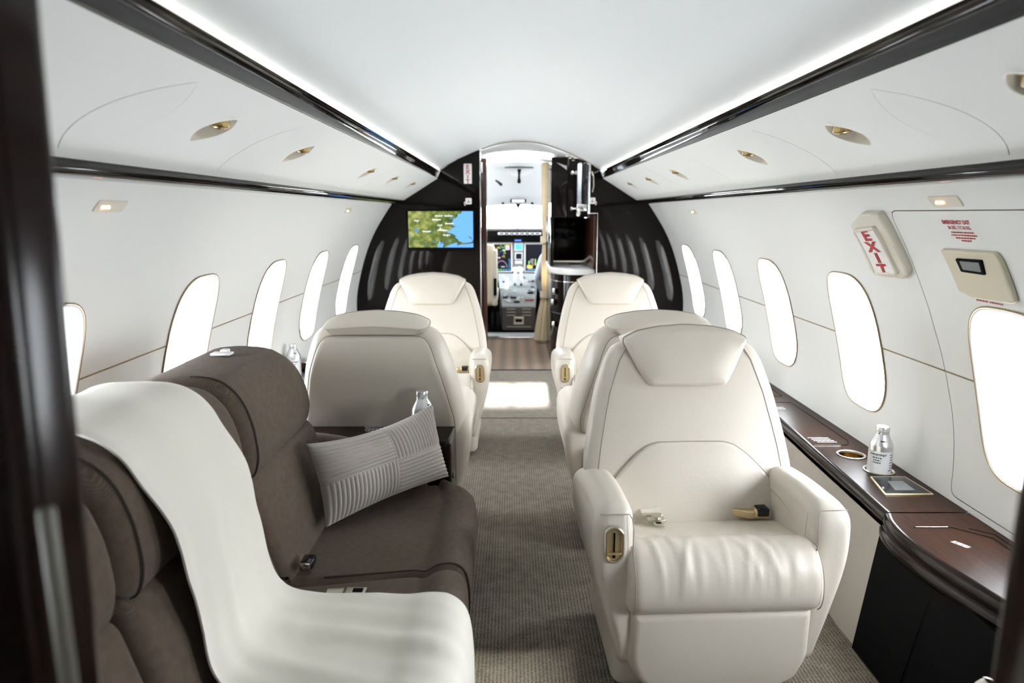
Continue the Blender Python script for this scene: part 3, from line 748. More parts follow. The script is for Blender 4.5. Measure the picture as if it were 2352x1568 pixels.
gs = thing('glareshield', 'black glareshield panel with a row of pale knobs under the windshield', 'panel', (0, 7.6, .9))
b = MB(); b.slab(fillet([(7.42, .965), (7.50, .995), (8.0, 1.0), (8.0, .84), (7.55, .84), (7.44, .90)], .012), -.72, .74, .01, lambda a, c, h: (h, a, c)); b.build('hood', 'black', gs)
x = -.195
for i in range(17):
    r = .013
    if i % 2 == 0: b = MB(); b.lathe([(0, -.02), (r, -.018), (r, 0)], (x, 7.425, .938), 12, 'y'); b.build('knob', 'palegrey', gs)
    else:
        for dz in (.010, -.010): b = MB(); b.box((x, 7.42, .938 + dz), (.022, .010, .008), .002); b.build('button', 'palegrey', gs)
    x += .0275
b = MB(); b.box((.01, 7.50, .865), (.07, .006, .02), .002); b.build('badge', 'scr_blue', gs)
ip = thing('instrument_panel', 'grey cockpit instrument panel with two large dark displays', 'panel', (0, 7.62, .68))
b = MB(); b.box((0.02, 7.66, .62), (1.3, .06, .44), .008); b.build('panel', 'grey', ip)
def cp(u, v, y=7.62): x, z = bk(u, v, y); return x, z
for u0, u1, kind in ((1134, 1174, 0), (1207, 1247, 1)):
    xa, zb = cp(u0, 560.5); xb, za = cp(u1, 622)
    b = MB(); b.slab(rrect(xa - .012, xb + .012, za - .012, zb + .012, .008), 7.612, 7.64, .003, lambda a, c, h: (a, h, c)); bz = b.build('display_bezel', 'palegrey', ip)
    b = MB(); w_, h_ = xb - xa, zb - za
    def dq(u, v, y=7.6108): return (xa + w_ * u, y, zb - h_ * v)
    def rect(u, v, du, dv, mi): b.poly([dq(u, v + dv, 7.610), dq(u + du, v + dv, 7.610), dq(u + du, v, 7.610), dq(u, v, 7.610)], mi)
    b.poly([dq(0, 1), dq(1, 1), dq(1, 0), dq(0, 0)], 0)
    rd = random.Random(kind + 2)
    if kind == 0:
        rect(.68, .03, .24, .03, 3); rect(.68, .07, .24, .14, 4)
        for i in range(26): rect(rd.uniform(.03, .62), rd.uniform(.03, .5), rd.uniform(.03, .10), .018, rd.choice((2, 2, 3, 5, 6)))
        rect(.50, .20, .18, .05, 2); rect(.12, .48, .10, .05, 5); rect(.27, .48, .10, .05, 4)
        arc = [(.45 + .33 * cos(a), .92 - .30 * sin(a)) for a in np.linspace(.15, PI - .15, 26)]
        b.tube([dq(u, v, 7.610) for u, v in arc], .0016, 5, mi=4)
        for i in range(8): rect(.86, .55 + i * .045, .09, .012, 1)
        for i in range(6): rect(.05 + i * .16, .93, .09, .03, rd.choice((1, 2)))
        rect(.43, .83, .2, .02, 7)
    else:
        for u, v, du, dv, mi in ((.05, .86, .28, .02, 4), (.10, .78, .24, .07, 3), (.14, .83, .26, .07, 3), (.18, .62, .05, .14, 2), (.30, .56, .03, .15, 4), (.40, .56, .03, .26, 4), (.36, .55, .1, .02, 4), (.54, .55, .05, .22, 2), (.54, .72, .06, .06, 3), (.72, .60, .03, .18, 4), (.78, .75, .2, .1, 3), (.84, .55, .04, .16, 3), (.1, .93, .8, .025, 1)): rect(u, v, du, dv, mi)
    b.build('screen', ['scr_black', 'scr_cyan', 'scr_green', 'scr_yellow', 'scr_pink', 'scr_blue', 'scr_orange', 'scr_white'], bz)
for u0, u1, v0, v1, mt in ((1183.5, 1199, 560, 573.5, 'scr_cyan'), (1185, 1198, 582, 594.5, 'scr_black')):
    xa, zb = cp(u0, v0); xb, za = cp(u1, v1)
    b = MB(); b.slab(rrect(xa - .010, xb + .010, za - .010, zb + .010, .006), 7.612, 7.64, .003, lambda a, c, h: (a, h, c)); bz = b.build('display_bezel', 'palegrey', ip)
    b = MB(); b.slab(rrect(xa, xb, za, zb, .003), 7.608, 7.612, .001, lambda a, c, h: (a, h, c)); b.build('screen', mt, bz)
for p, d in [((-.022 + .02 * i + .01, 7.62, .615), (.014, .012, .03)) for i in range(4)] + [((.03, 7.62, .545), (.018, .02, .05)), ((-.02, 7.62, .55), (.022, .02, .016))]:
    b = MB(); b.box(p, d, .003); b.build('button', 'white', ip)
# centre pedestal
cp_ = thing('centre_pedestal', 'cockpit centre pedestal covered in pale switch panels with a taupe box end', 'console', (.01, 6.9, 0))
PW = lambda y: np.interp(y, [6.6, 7.5], [.162, .215])
b = MB(); b.loft([[(.01 - .162, 6.60, 0.03), (.01 + .162, 6.60, 0.03), (.01 + .162, 6.60, .25), (.01 - .162, 6.60, .25)], [(.01 - .2, 7.6, 0.03), (.01 + .2, 7.6, 0.03), (.01 + .2, 7.6, .46), (.01 - .2, 7.6, .46)]], True, True, True); b.build('body', 'boxbrown', cp_)
b = MB(); b.box((.01, 6.596, .14), (.318, .012, .225), .004); b.build('end_panel', 'boxbrown', cp_)
for x, z, w_ in [(x, z, .085) for z in (.235, .205, .175) for x in (-.065, .085)] + [(.01, .062, .24)]:
    b = MB(); b.box((x, 6.588, z), (w_, .006, .004), .001); b.build('slot', 'beige', cp_)
b = MB(); b.slab(rrect(-.040, .060, .085, .160, .006), 6.578, 6.594, .004, lambda a, c, h: (a, h, c)); hb = b.build('latch_frame', 'nickel', cp_)
b = MB(); b.slab(rrect(-.022, .042, .110, .140, .004), 6.572, 6.58, .002, lambda a, c, h: (a, h, c)); b.build('latch', 'black', hb)
def pt(x, y, h=0): return (.01 + x, y, .255 + (y - 6.6) * .245 + h)
b = MB(); b.loft([[pt(s_ * (PW(y) + .002), y, h) for s_, h in ((-1, -.01), (-1, .008), (1, .008), (1, -.01))] for y in np.linspace(6.595, 7.56, 8)], True, True, True); b.build('top_panel', 'pedestal', cp_)
rd = random.Random(11)
for i in range(46):
    y = rd.uniform(6.66, 7.45); x = rd.uniform(-.88, .88) * PW(y)
    if abs(x) < .05 and 7.0 < y < 7.4: continue
    h = rd.choice((.006, .012, .016)); b = MB(); b.box(pt(x, y, .008 + h / 2), (rd.uniform(.012, .035), rd.uniform(.015, .05), h), .002); b.build('switch', rd.choice(('grey', 'white', 'white', 'palegrey')), cp_)
for x, y in ((-.13, 6.83), (-.05, 6.82), (.12, 6.95), (-.14, 7.28), (.14, 7.3), (-.02, 6.70)):
    b = MB(); b.box(pt(x, y, .012), (.055, .05, .012), .003); b.build('dark_switch', 'black', cp_)
b = MB(); b.box(pt(.105, 6.745, .013), (.085, .03, .012), .003); b.build('red_guard', 'red', cp_)
for x in (-.045, .02):
    b = MB(); b.box(pt(x + .01, 7.2, .014), (.02, .18, .012), .002); b.build('throttle_slot', 'black', cp_)
b = MB(); b.box(pt(0, 7.36, .115), (.11, .045, .05), .016, n=3); b.tube([pt(-.035, 7.3, .02), pt(-.03, 7.35, .10)], .012, 8); b.tube([pt(.035, 7.3, .02), pt(.03, 7.35, .10)], .012, 8); b.build('throttle', 'white', cp_)
b = MB(); b.tube([pt(-.12, 7.10, .0), pt(-.12, 7.14, .10)], .017, 10); b.build('flap_lever', 'white', cp_)
# left cockpit seat
ps = thing('pilot_seat', 'beige cockpit seat seen edge-on left of the pedestal', 'seat', (-.36, 6.9, 0))
b = MB(); b.slab(resample(fillet([(6.72, .27), (6.78, .24), (7.28, .22), (7.28, .30), (6.86, .36), (6.80, .84), (6.72, .86), (6.68, .80)], .04), .05), -.60, -.225, .045, lambda a, c, h: (h, a, c)); b.build('upholstery', 'curtain', ps)
b = MB(); b.slab(rrect(-.258, -.20, 6.70, 6.78, .02), .25, .80, .015); b.build('back_shell', 'palebeige', ps)
b = MB(); b.box((-.222, 6.685, .44), (.03, .02, .17), .006); b.build('belt_reel', 'black', ps)
b = MB(); b.slab(fillet([(6.74, .30), (7.06, .32), (7.06, .40), (6.76, .40)], .02), -.24, -.195, .014, lambda a, c, h: (h, a, c)); b.build('armrest', 'palebeige', ps)
b = MB(); b.tube([(-.225, 6.72, .24), (-.225, 6.72, .02)], .014, 8); b.box((-.225, 6.72, .02), (.05, .10, .04), .008); b.build('leg', 'black', ps)
for x, y in ((-.55, 6.95), (-.3, 7.15)):
    b = MB(); b.tube([(x, y, .24), (x, y, 0)], .02, 8); b.build('leg', 'black', ps)
# overhead cockpit fittings
def roofz(x, y): return float(np.interp(y, [a for a, c in rf], [c for a, c in rf])) - .16 * x * x
oh = thing('overhead_console', 'white overhead cockpit console with black handle', 'console', (.01, 6.7, 1.55))
b = MB(); b.slab(resample(fillet([(-.13, 6.62), (.15, 6.62), (.13, 6.84), (.05, 6.95), (-.03, 6.95), (-.11, 6.84)], .04), .04), -.006, .006, .004, lambda a, c, h: (a, c, roofz(a, c) - .004 + h)); b.build('panel', 'cockpit', oh)
b = MB(); b.tube([(.012, 6.66, 1.555), (.012, 6.72, 1.515), (.012, 6.76, 1.47)], [.018, .011, .013], 10); b.tube([(.012, 6.76, 1.47), (.012, 6.78, 1.445)], .018, 10); b.build('handle', 'black', oh)
cm = thing('standby_compass', 'framed white standby compass at the top of the windshield', 'instrument', (.012, 7.6, 1.27))
b = MB(); b.slab(rrect(-.075, .098, 1.262, 1.302, .006), 7.50, 7.53, .004, lambda a, c, h: (a, h, c)); b.build('frame', 'black', cm)
b = MB(); b.slab(rrect(-.055, .078, 1.268, 1.296, .003), 7.494, 7.505, .002, lambda a, c, h: (a, h, c)); b.build('card', 'white', cm)
b = MB(); b.slab(fillet([(-.02, 1.255), (.044, 1.255), (.018, 1.205), (.006, 1.205)], .006), 7.6, 7.62, .004, lambda a, c, h: (a, h, c)); b.build('mount', 'black', cm)
for x, wh in ((-.155, 'left'), (.165, 'right')):
    b = MB(); b.box((x, 7.62, 1.255), (.028, .03, .03), .006); tag(b.build('visor_clip', 'black'), 'black sun-visor clip at the %s of the windshield top' % wh, 'clip', 'sun visor clips')
b = MB(); b.tube([(-.215, 6.95, 1.47), (-.19, 7.0, 1.455), (-.165, 7.05, 1.435)], [.008, .012, .016], 8); tag(b.build('map_light', 'black'), 'small black map light on the cockpit ceiling', 'light')

# seated crew member, mostly behind the curtain
pr = thing('person', 'person in a pale blue shirt and dark trousers seated in the right cockpit seat', 'person', (.46, 6.95, 0))
def skinned(name, verts, edges, radii, mname, parent):
    off = root_of(parent).location
    me = bpy.data.meshes.new(name); me.from_pydata([Vector(v) - off for v in verts], edges, [])
    me.materials.append(M[mname]); o = bpy.data.objects.new(name, me); COL.objects.link(o); o.parent = parent
    sk = o.modifiers.new('skin', 'SKIN'); sk.use_smooth_shade = True
    lay = me.skin_vertices[0].data if me.skin_vertices else None
    if lay is None:
        import bmesh
        bm = bmesh.new(); bm.from_mesh(me); bm.verts.layers.skin.verify(); bm.to_mesh(me); bm.free(); lay = me.skin_vertices[0].data
    for i, r in enumerate(radii): lay[i].radius = (r, r) if not isinstance(r, tuple) else r
    lay[0].use_root = True
    ss = o.modifiers.new('smooth', 'SUBSURF'); ss.levels = 2; ss.render_levels = 2
    return o
V = [(.46, 6.86, .36), (.46, 6.84, .52), (.46, 6.83, .68), (.46, 6.84, .76), (.46, 6.86, .84), (.46, 6.87, .90), (.46, 6.875, .98),
     (.37, 6.92, .36), (.33, 7.24, .42), (.33, 7.34, .10), (.33, 7.46, .05), (.55, 6.92, .36), (.58, 7.24, .42), (.58, 7.34, .10), (.58, 7.46, .05),
     (.31, 6.85, .73), (.255, 6.93, .52), (.275, 7.16, .50), (.29, 7.24, .50), (.61, 6.85, .73), (.665, 6.93, .52), (.64, 7.16, .50), (.63, 7.24, .50)]
Eg = [(0, 1), (1, 2), (2, 3), (3, 4), (4, 5), (5, 6), (0, 7), (7, 8), (8, 9), (9, 10), (0, 11), (11, 12), (12, 13), (13, 14), (3, 15), (15, 16), (16, 17), (17, 18), (3, 19), (19, 20), (20, 21), (21, 22)]
Rr = [.115, .12, .125, .09, .05, .075, .07, .085, .062, .045, .035, .085, .062, .045, .035, .058, .045, .034, .03, .058, .045, .034, .03]
body = skinned('body', V, Eg, Rr, 'shirt', pr)
for s_, xx in ((-1, .33), (1, .58)):
    xh = .37 if s_ < 0 else .55
    b = MB(); b.tube([tuple(p) for p in smooth_path([(xh, 6.80, .36), (xh, 6.95, .37), (xx, 7.24, .425), (xx, 7.33, .36), (xx, 7.35, .12)], 5)], [.105] * 6 + [.095] * 4 + [.085] * 6 + [.07] * 5, 14)
    b.build('trouser_leg', 'trousers', pr)
b = MB(); b.lathe([(0, -.115), (.045, -.105), (.07, -.05), (.078, .0), (.078, .05), (.06, .10), (.02, .118), (0, .12)], (.46, 6.885, .965), 18); b.build('face', 'skin', pr)
b = MB(); b.lathe([(.081, .0), (.083, .05), (.065, .105), (.02, .124), (0, .126)], (.46, 6.878, .967), 18); b.build('hair', 'hair', pr)
for xx in (.295, .625):
    b = MB(); b.box((xx, 7.27, .50), (.06, .085, .026), .012, n=3)
    for k in range(4): b.tube([(xx - .024 + .016 * k, 7.30, .502), (xx - .024 + .016 * k, 7.345, .497), (xx - .024 + .016 * k, 7.365 + .006 * (k in (1, 2)), .478)], [.0095, .009, .008], 8)
    b.tube([(xx + .03, 7.25, .5), (xx + .046, 7.285, .49), (xx + .044, 7.31, .478)], [.011, .010, .009], 8)
    b.build('hand', 'skin', pr)
pr.location.x -= .045
cs2 = thing('copilot_seat', 'cockpit seat holding the seated person on the right', 'seat', (.46, 6.9, 0))
b = MB(); b.slab(resample(fillet([(6.68, .22), (7.15, .20), (7.15, .27), (6.76, .26), (6.72, .80), (6.64, .80), (6.62, .3)], .03), .05), .27, .65, .03, lambda a, c, h: (h, a, c)); b.build('upholstery', 'curtain', cs2)
b = MB(); b.box((.46, 6.9, .10), (.2, .3, .20), .02); b.build('leg', 'black', cs2)

# ------------------------------------------------------------------ armchairs
def PL(z): return (z - .42) * .33                     # leaning plane of the backrest front
def make_seat(name, label, loc, rz, ctrl, group):
    """aft-facing chair: local +y is behind the sitter; ctrl = side (x sign) of the gold control"""
    t = thing(name, label, 'chair', (0, 0, 0), group)
    hb = [(.0, .812), (.12, .812), (.165, .810), (.193, .795), (.212, .765), (.240, .68), (.258, .60), (.268, .55), (.277, .49), (.276, .43), (.255, .405), (.16, .395), (0, .395)]
    body = resample(fillet(mirror([(a, c) for a, c in hb]), .022, 3), .03)
    def fb(a, c, h):
        if h > 0: return (a, PL(c) - h, c)
        return (a, PL(c) - h * (.50 + .50 * sstep(.84, .66, c)), c)
    b = MB(); b.puff(body, fb, .028, .045, .125, step=.035, crown=.008); back = b.build('backrest', 'leather', t, angle=70)
    bp = fillet(mirror([(0, .786), (.12, .786), (.152, .783), (.170, .766), (.184, .735), (.210, .65), (.228, .57), (.244, .50), (.246, .46), (.238, .435), (0, .430)]), .012, 3)
    b = MB(); b.puff(resample(bp, .02), lambda a, c, h: (a, PL(c) + .121 * (.50 + .50 * sstep(.84, .66, c)) + h, c), .012, .016, step=.04); b.build('back_panel', 'leather', back, angle=60)
    b = MB(); b.tube([(a, PL(c) + .121 * (.50 + .50 * sstep(.84, .66, c)) + .003, c) for a, c in resample(bp, .02)], .0016, 6, True); b.build('piping', 'leatherdark', back)
    sm = [(a, c) for a, c in hb if .40 < c < .83]
    for sx in (-1, 1): b = MB(); b.tube([(sx * (a - .034), PL(c) - .0268, c) for a, c in sm], .0015, 6); b.build('piping', 'leatherdark', back)
    hd = resample(fillet(mirror([(0, .858), (.07, .853), (.13, .842), (.166, .824), (.168, .812), (.128, .735), (.105, .702), (.085, .698), (0, .697)]), .012, 4), .018)
    def fh(a, c, h):
        if h > 0: return (a, PL(c) - .020 - h, c)
        cc = max(c, .793 - .10 * a * a)
        return (a, PL(cc) - .020 - h, cc + .16 * h * sstep(.80, .84, c))
    b = MB(); b.puff(hd, fh, .034, .020, .105, Rb=.014, step=.022, crown=.012); hr = b.build('headrest', 'leather', t, angle=70)
    b = MB(); b.tube([(a, PL(c) - .030, c) for a, c in inset(hd, .0)], .0016, 6, True); b.build('piping', 'leatherdark', hr)
    lum = resample(fillet(mirror([(0, .563), (.088, .562), (.116, .554), (.150, .530), (.188, .492), (.226, .445), (.232, .43), (.225, .33), (0, .33)]), .012, 4), .02)
    b = MB(); b.puff(lum, lambda a, c, h: (a, PL(c) - .0325 - h, c), .010, .010, step=.03, crown=.012); lm = b.build('lumbar_pad', 'leather', t, angle=70)
    b = MB(); b.tube([(a, PL(c) - .0355, c) for a, c in sorted(q for q in lum if q[1] > .432)], .0016, 6); b.build('piping', 'leatherdark', lm)
    # seat cushion
    prof = smooth_path([(-.288, .258, 0), (-.315, .285, 0), (-.322, .325, 0), (-.312, .368, 0), (-.285, .402, 0), (-.250, .415, 0), (-.218, .412, 0), (-.203, .402, 0), (-.188, .400, 0), (-.10, .384, 0), (-.02, .364, 0), (.05, .345, 0)], 4)
    oc = resample([(p.x, p.y) for p in prof] + [(.05, .258)], .03)
    rd = random.Random(5)
    cr = [(rd.uniform(-.16, .18), rd.uniform(.004, .009), rd.uniform(-.5, .5), rd.uniform(.0010, .0024)) for _ in range(19)]
    def fcush(a, c, h):
        x, y, z = h, a, c
        if z > .30 and y < -.02:
            d = 0.
            for xc, w_, sl, am in cr:
                q = (x - xc - sl * (y + .28)) / w_
                d += am * math.exp(-q * q) * sstep(-.12, -.22, y) * sstep(.27, .34, z)
            q = (y + .203 + .25 * x * x) / .010; d -= .004 * math.exp(-q * q)
            z += d; y -= d * .6
        return (x, y, z)
    b = MB(); b.slab(oc, -.222, .222, .026, fcush, 4, 60); cu = b.build('seat_cushion', 'leather', t, angle=70)
    for sx in (-1, 1): b = MB(); b.tube([(sx * .2105, p.x * 1.0 - .001, p.y) for p in prof[2:30]], .0014, 6); b.build('piping', 'leatherdark', cu)
    # arms
    for sx in (-1, 1):
        ao = [(-.276, .455), (-.262, .495), (-.235, .508), (-.10, .508), (.03, .492), (.11, .455), (.135, .36), (.13, .16), (.10, .10), (-.20, .095), (-.262, .115), (-.276, .2), (-.279, .35)]
        ao = resample(fillet(ao, [.03, .03, .04, .05, .05, .04, .05, .03, .03, .02, .02, .04, .04], 4), .035)
        def fa(y, z, h, sx=sx):
            k = sstep(.08, .42, z); w0, w1 = .192 + .012 * k, .234 + .064 * k
            w1 -= .018 * sstep(.455, .515, z) 
            return (sx * (w0 + (w1 - w0) * h), y, z)
        b = MB(); b.slab(ao, 0, 1, .34, lambda a, c, h: fa(*inset_fix(a, c), h), 5, 3)
        if sx < 0: b.f = [tuple(reversed(f)) for f in b.f]
        ar = b.build('armrest', 'leather', t, angle=70)
        q = [fa(-.264, .490, h) for h in np.linspace(.95, .16, 7)] + [fa(-.272, .482, .09)] + [fa(-.2785 + .012 * sstep(.2, .1, z), z, .065) for z in np.linspace(.46, .125, 9)]
        b = MB(); b.tube(q, .0013, 6); b.build('piping', 'leatherdark', ar)
        b = MB(); b.tube([(sx * (abs(fa(y, z, 0)[0]) - .0004), y, z) for y, z in smooth_path2([(.0, .446), (-.08, .446), (-.14, .436), (-.19, .405), (-.215, .36), (-.222, .33)])], .0014, 6); b.build('piping', 'leatherdark', ar)
        if sx == ctrl:
            cxm = sx * .253; zc = .425
            o = [(cxm + .021 * cos(a), zc + (.020 if sin(a) > 0 else -.020) + .021 * sin(a)) for a in np.linspace(0, 2 * PI, 33)[:-1]]
            b = MB(); b.loft([[(x, -.279 - h, z) for x, z in inset(o, d)] for d, h in ((-.003, -.004), (-.002, .003), (.001, .0045), (.003, .002))], True); cb = b.build('control_bezel', 'nickel', ar)
            b = MB(); b.loft([[(x, -.279 - h, z) for x, z in inset(o, d)] for d, h in ((.003, .0035), (.0045, -.001))], True, False, True); b.build('control_panel', 'gold', cb)
            b = MB(); b.box((cxm, -.2795, zc + .006), (.0035, .005, .044), .001); b.box((cxm, -.280, zc - .026), (.006, .005, .010), .001); b.build('slot', 'black', cb)
            b = MB(); b.box((cxm, -.284, zc - .0185), (.032, .008, .004), .0015); b.build('lever', 'gold', cb)
    lo = resample(fillet(mirror([(.0, .262), (.212, .262), (.214, .13), (.188, .07), (.12, .035), (0, .03)]), .02, 4), .03)
    b = MB(); b.puff(lo, lambda a, c, h: (a, -.262 - h + (.262 - c) * .06, c), .030, .022, .05, step=.04, crown=.006); b.build('legrest', 'leather', t, angle=60)
    b = MB(); b.slab(resample(fillet([(-.21, .012), (.16, .03), (.165, .39), (.03, .39), (-.2, .25)], .03), .05), -.235, .235, .03, lambda a, c, h: (h, a, c)); b.build('base', 'leather', t, angle=60)
    b = MB(); b.box((0, 0, .012), (.30, .34, .024), .004); b.build('floor_track', 'black', t)
    # seat belt halves
    b = MB(); b.box((-.118, -.030, .388), (.042, .030, .004), .001); b.tube([(-.142, -.060, .396), (-.094, -.058, .402)], .0125, 14)
    b.build('seatbelt_strap', 'palebeige', t)
    b = MB(); b.box((-.117, -.076, .398), (.052, .016, .010), .003); b.box((-.112, -.094, .397), (.044, .026, .007), .002); b.lathe([(0, .0), (.012, .0), (.012, .007), (0, .008)], (-.110, -.094, .400), 16); b.box((-.110, -.116, .396), (.026, .026, .004), .001); b.build('seatbelt_tongue', 'nickel', t)
    b = MB(); b.box((-.110, -.118, .3985), (.012, .008, .001), .0004); b.build('tongue_slot', 'black', t)
    b = MB(); b.slab(resample(fillet([(.090, -.056), (.132, -.080), (.150, -.080), (.150, -.034), (.132, -.034)], .006), .008), .384, .404, .004); b.box((.168, -.057, .397), (.042, .046, .026), .007, n=3); bu = b.build('seatbelt_buckle', 'gold', t)
    b = MB(); b.box((.169, -.0605, .4000), (.035, .041, .024), .006, n=3); b.build('buckle_cover', 'blackgloss', bu)
    t.location = loc; t.rotation_euler = (0, 0, rz)
    return t
def inset_fix(a, c): return a, c
def smooth_path2(p): return [(q.x, q.y) for q in smooth_path([(a, c, 0) for a, c in p], 4)]
# the arm is a slab whose rim radius is in units of its own width: scale the in-plane rounding down
_slab = MB.slab
def slab_scaled(s, out, h0, h1, R=.01, fmap=None, n=4, mid=1, mi=0):
    if h1 - h0 == 1 and R == .34:
        lp = []
        for i in range(n + 1):
            t = PI / 2 * i / n; lp.append((.032 * (1 - sin(t)), R * (1 - cos(t))))
        for i in range(1, mid): lp.append((0, R + (1 - 2 * R) * i / mid))
        for i in range(n + 1):
            t = PI / 2 * i / n; lp.append((.032 * (1 - cos(t)), 1 - R * (1 - sin(t))))
        s.loft([[fmap(a, b, h) for a, b in inset(out, d)] for d, h in lp], True, True, True, mi); return
    _slab(s, out, h0, h1, R, fmap, n, mid, mi)
MB.slab = slab_scaled
G = 'cream leather club chairs'
make_seat('club_chair', 'cream leather club chair in the right foreground, facing the camera', (.405, 1.70, 0), math.radians(2.5), -1, G)
make_seat('club_chair', 'cream leather club chair with plain back turned, just beyond the divan end table', (-.497, 2.31, 0), PI, -1, G).scale.z = .982
make_seat('club_chair', 'cream leather club chair with its back turned, half hidden behind the right foreground chair', (.41, 2.32, 0), PI, 1, G).scale.z = .982
make_seat('club_chair', 'far left cream leather club chair facing the camera below the map screen', (-.462, 3.345, 0), 0, 1, G)
make_seat('club_chair', 'far right cream leather club chair facing the camera in front of the galley', (.437, 3.345, 0), 0, -1, G)

# ------------------------------------------------------------------ divan
dv = thing('divan', 'dark brown woven three-place divan along the left wall', 'sofa', (-.5, 1.2, 0))
SEC = [(.36, .944), (.950, 1.440), (1.446, 1.985)]
for i, (ya, yb) in enumerate(SEC):
    cp0 = smooth_path([(-.62, .308, 0), (-.50, .318, 0), (-.36, .330, 0), (-.29, .336, 0), (-.262, .334, 0), (-.235, .350, 0), (-.20, .354, 0), (-.174, .338, 0), (-.163, .30, 0), (-.162, .24, 0), (-.168, .20, 0)], 3)
    sec = resample([(p.x, p.y) for p in cp0] + [(-.62, .20)], .025)
    def fs(a, c, h, yb=yb, i=i):
        x = a
        if i == 2: x = a - .10 * sstep(yb - .16, yb, h) ** 2 * (1 if a > -.3 else 0) * max(0, (a + .3) / .14)
        return (x, h, c + .004 * sin(h * 23 + i) * sstep(-.5, -.35, a))
    b = MB(); b.slab(sec, ya, yb, .022, fs, 4, 16); cu = b.build('seat_cushion', 'sofa', dv, angle=60)
    b = MB(); b.tube([(p.x, ya + .012, p.y + .001) for p in cp0[3:]], .0022, 6); b.build('piping', 'sofaseam', cu)
    # lower back
    lb = resample(fillet([(-.565, .295), (-.585, .34), (-.615, .43), (-.650, .545), (-.69, .57), (-.86, .57), (-.86, .295)], [.01, .02, .03, .02, .02, .02, .01], 4), .03)
    b = MB(); b.slab(lb, ya + .004, yb - .03 * (i == 2) - .004, .03, lambda a, c, h: (a, h, c), 4, 4); b.build('backrest', 'sofa', dv, angle=60)
    # head block
    dz = .0; fw = yb - (.036 if i == 2 else 0)
    hb_ = fillet([(-.655, .552), (-.640, .60), (-.648, .68), (-.672, .745), (-.715, .786), (-.80, .796), (-.90, .785), (-.93, .70), (-.92, .552)], [.02, .03, .04, .04, .05, .05, .04, .03, .02], 4)
    hb_ = resample(hb_, .03)
    def fhd(a, c, h, i=i, fw=fw):
        k = sstep(fw - .12, fw, h) if i == 2 else 0.
        return (a - .008 * k, h, c - .052 * k * k * sstep(.56, .75, c))
    b = MB(); b.slab(hb_, ya + .002, fw - .002, .042, fhd, 5, 6); hh = b.build('headrest', 'sofa', dv, angle=60)
    b = MB(); b.tube([(a + .002, ya + .034, c + .001) for a, c in hb_ if a > -.80], .002, 6); b.build('piping', 'sofaseam', hh)
b = MB(); b.slab(resample(fillet([(-.88, .03), (-.20, .03), (-.175, .19), (-.62, .21), (-.88, .30)], .01), .05), .37, 1.96, .01, lambda a, c, h: (a, h, c)); b.build('base', 'sofa', dv)
b = MB(); b.slab(resample(fillet([(-.90, .25), (-.90, .505), (-.70, .502), (-.55, .482), (-.42, .44), (-.33, .385), (-.31, .25)], [.01, .03, .1, .1, .05, .05, .01]), .03), 1.945, 2.014, .03, lambda a, c, h: (a, h, c)); b.build('armrest', 'sofa', dv, angle=60)
b = MB(); b.box((-.548, 1.50, .335), (.030, .044, .020), .005, n=3); bu = b.build('seatbelt_buckle', 'blackgloss', dv)
b = MB(); b.box((-.548, 1.474, .337), (.026, .010, .018), .003); b.build('buckle_mouth', 'chrome', bu)
b = MB(); b.tube([(-.465, 1.365, .335), (-.43, 1.362, .338)], .010, 10); b.box((-.405, 1.366, .338), (.045, .030, .006), .002); st = b.build('seatbelt_tongue', 'nickel', dv)
b = MB(); b.box((-.40, 1.366, .3415), (.022, .014, .003), .001); b.build('tongue_slot', 'black', st)
b = MB(); b.box((-.80, 1.70, .800), (.05, .03, .006), .002); b.box((-.80, 1.72, .803), (.02, .02, .010), .003); b.build('belt_guide', 'white', dv)

# throw blanket
tb = thing('throw_blanket', 'cream fringed throw draped over the back and seat of the brown divan', 'blanket', (-.5, 1.18, .33))
TP = [(-.955, .64), (-.945, .72), (-.915, .795), (-.83, .810), (-.74, .806), (-.684, .768), (-.653, .70), (-.632, .61), (-.622, .53), (-.592, .43), (-.552, .362), (-.48, .342), (-.38, .345), (-.29, .352), (-.235, .364), (-.19, .364), (-.160, .342), (-.148, .29), (-.147, .22), (-.150, .17)]
tp = smooth_path([(a, c, 0) for a, c in TP], 6); NT = len(tp)
arcl = [0.]
for i in range(1, NT): arcl.append(arcl[-1] + (tp[i] - tp[i - 1]).length)
yf = lambda s: float(np.interp(s, [0, .17, .30, .9, 1.05, 1.2, 1.35, 2], [1.36, 1.345, 1.334, 1.35, 1.345, 1.31, 1.245, 1.262]))
yn = lambda s: float(np.interp(s, [0, .17, .35, .75, .95, 1.2, 1.4], [1.05, 1.035, 1.018, 1.05, 1.01, .945, .93]))
def blk(u, v, lift=0.):
    k = min(NT - 1, u * (NT - 1)); i = min(NT - 2, int(k)); p = tp[i].lerp(tp[i + 1], k - i); t = (tp[i + 1] - tp[i]).normalized(); nrm = (-t.y, t.x)
    s = arcl[i] + (arcl[i + 1] - arcl[i]) * (k - i)
    y = yn(s) + (yf(s) - yn(s)) * v
    f = sstep(.50, .75, s) * sstep(1.5, 1.15, s)
    w = f * (.0045 * sin(15 * v + 4.2 * s) * sin(2.6 * v + 1.7 * s) + .0022 * sin(31 * v + 9 * s) * sin(5 * s + 4 * v)) + .0022 * sin(12 * v + s * 6)
    w += .022 * sstep(.44, .56, s) * sstep(.82, .66, s)         # bridging the hollow above the seat
    w += .004 + lift - .003 * (sstep(.06, 0, v) + sstep(.94, 1, v))
    return (p.x + nrm[0] * w, y, p.y + nrm[1] * w)
b = MB()
NU, NV = 150, 46
vs = []; fs_ = []
b.grid(lambda u, v: blk(u, v, .004), NU, NV); 
top = len(b.v)
b.grid(lambda u, v: blk(u, v, .0), NU, NV)
b.f = b.f[:NU * NV] + [tuple(reversed(f)) for f in b.f[NU * NV:]]
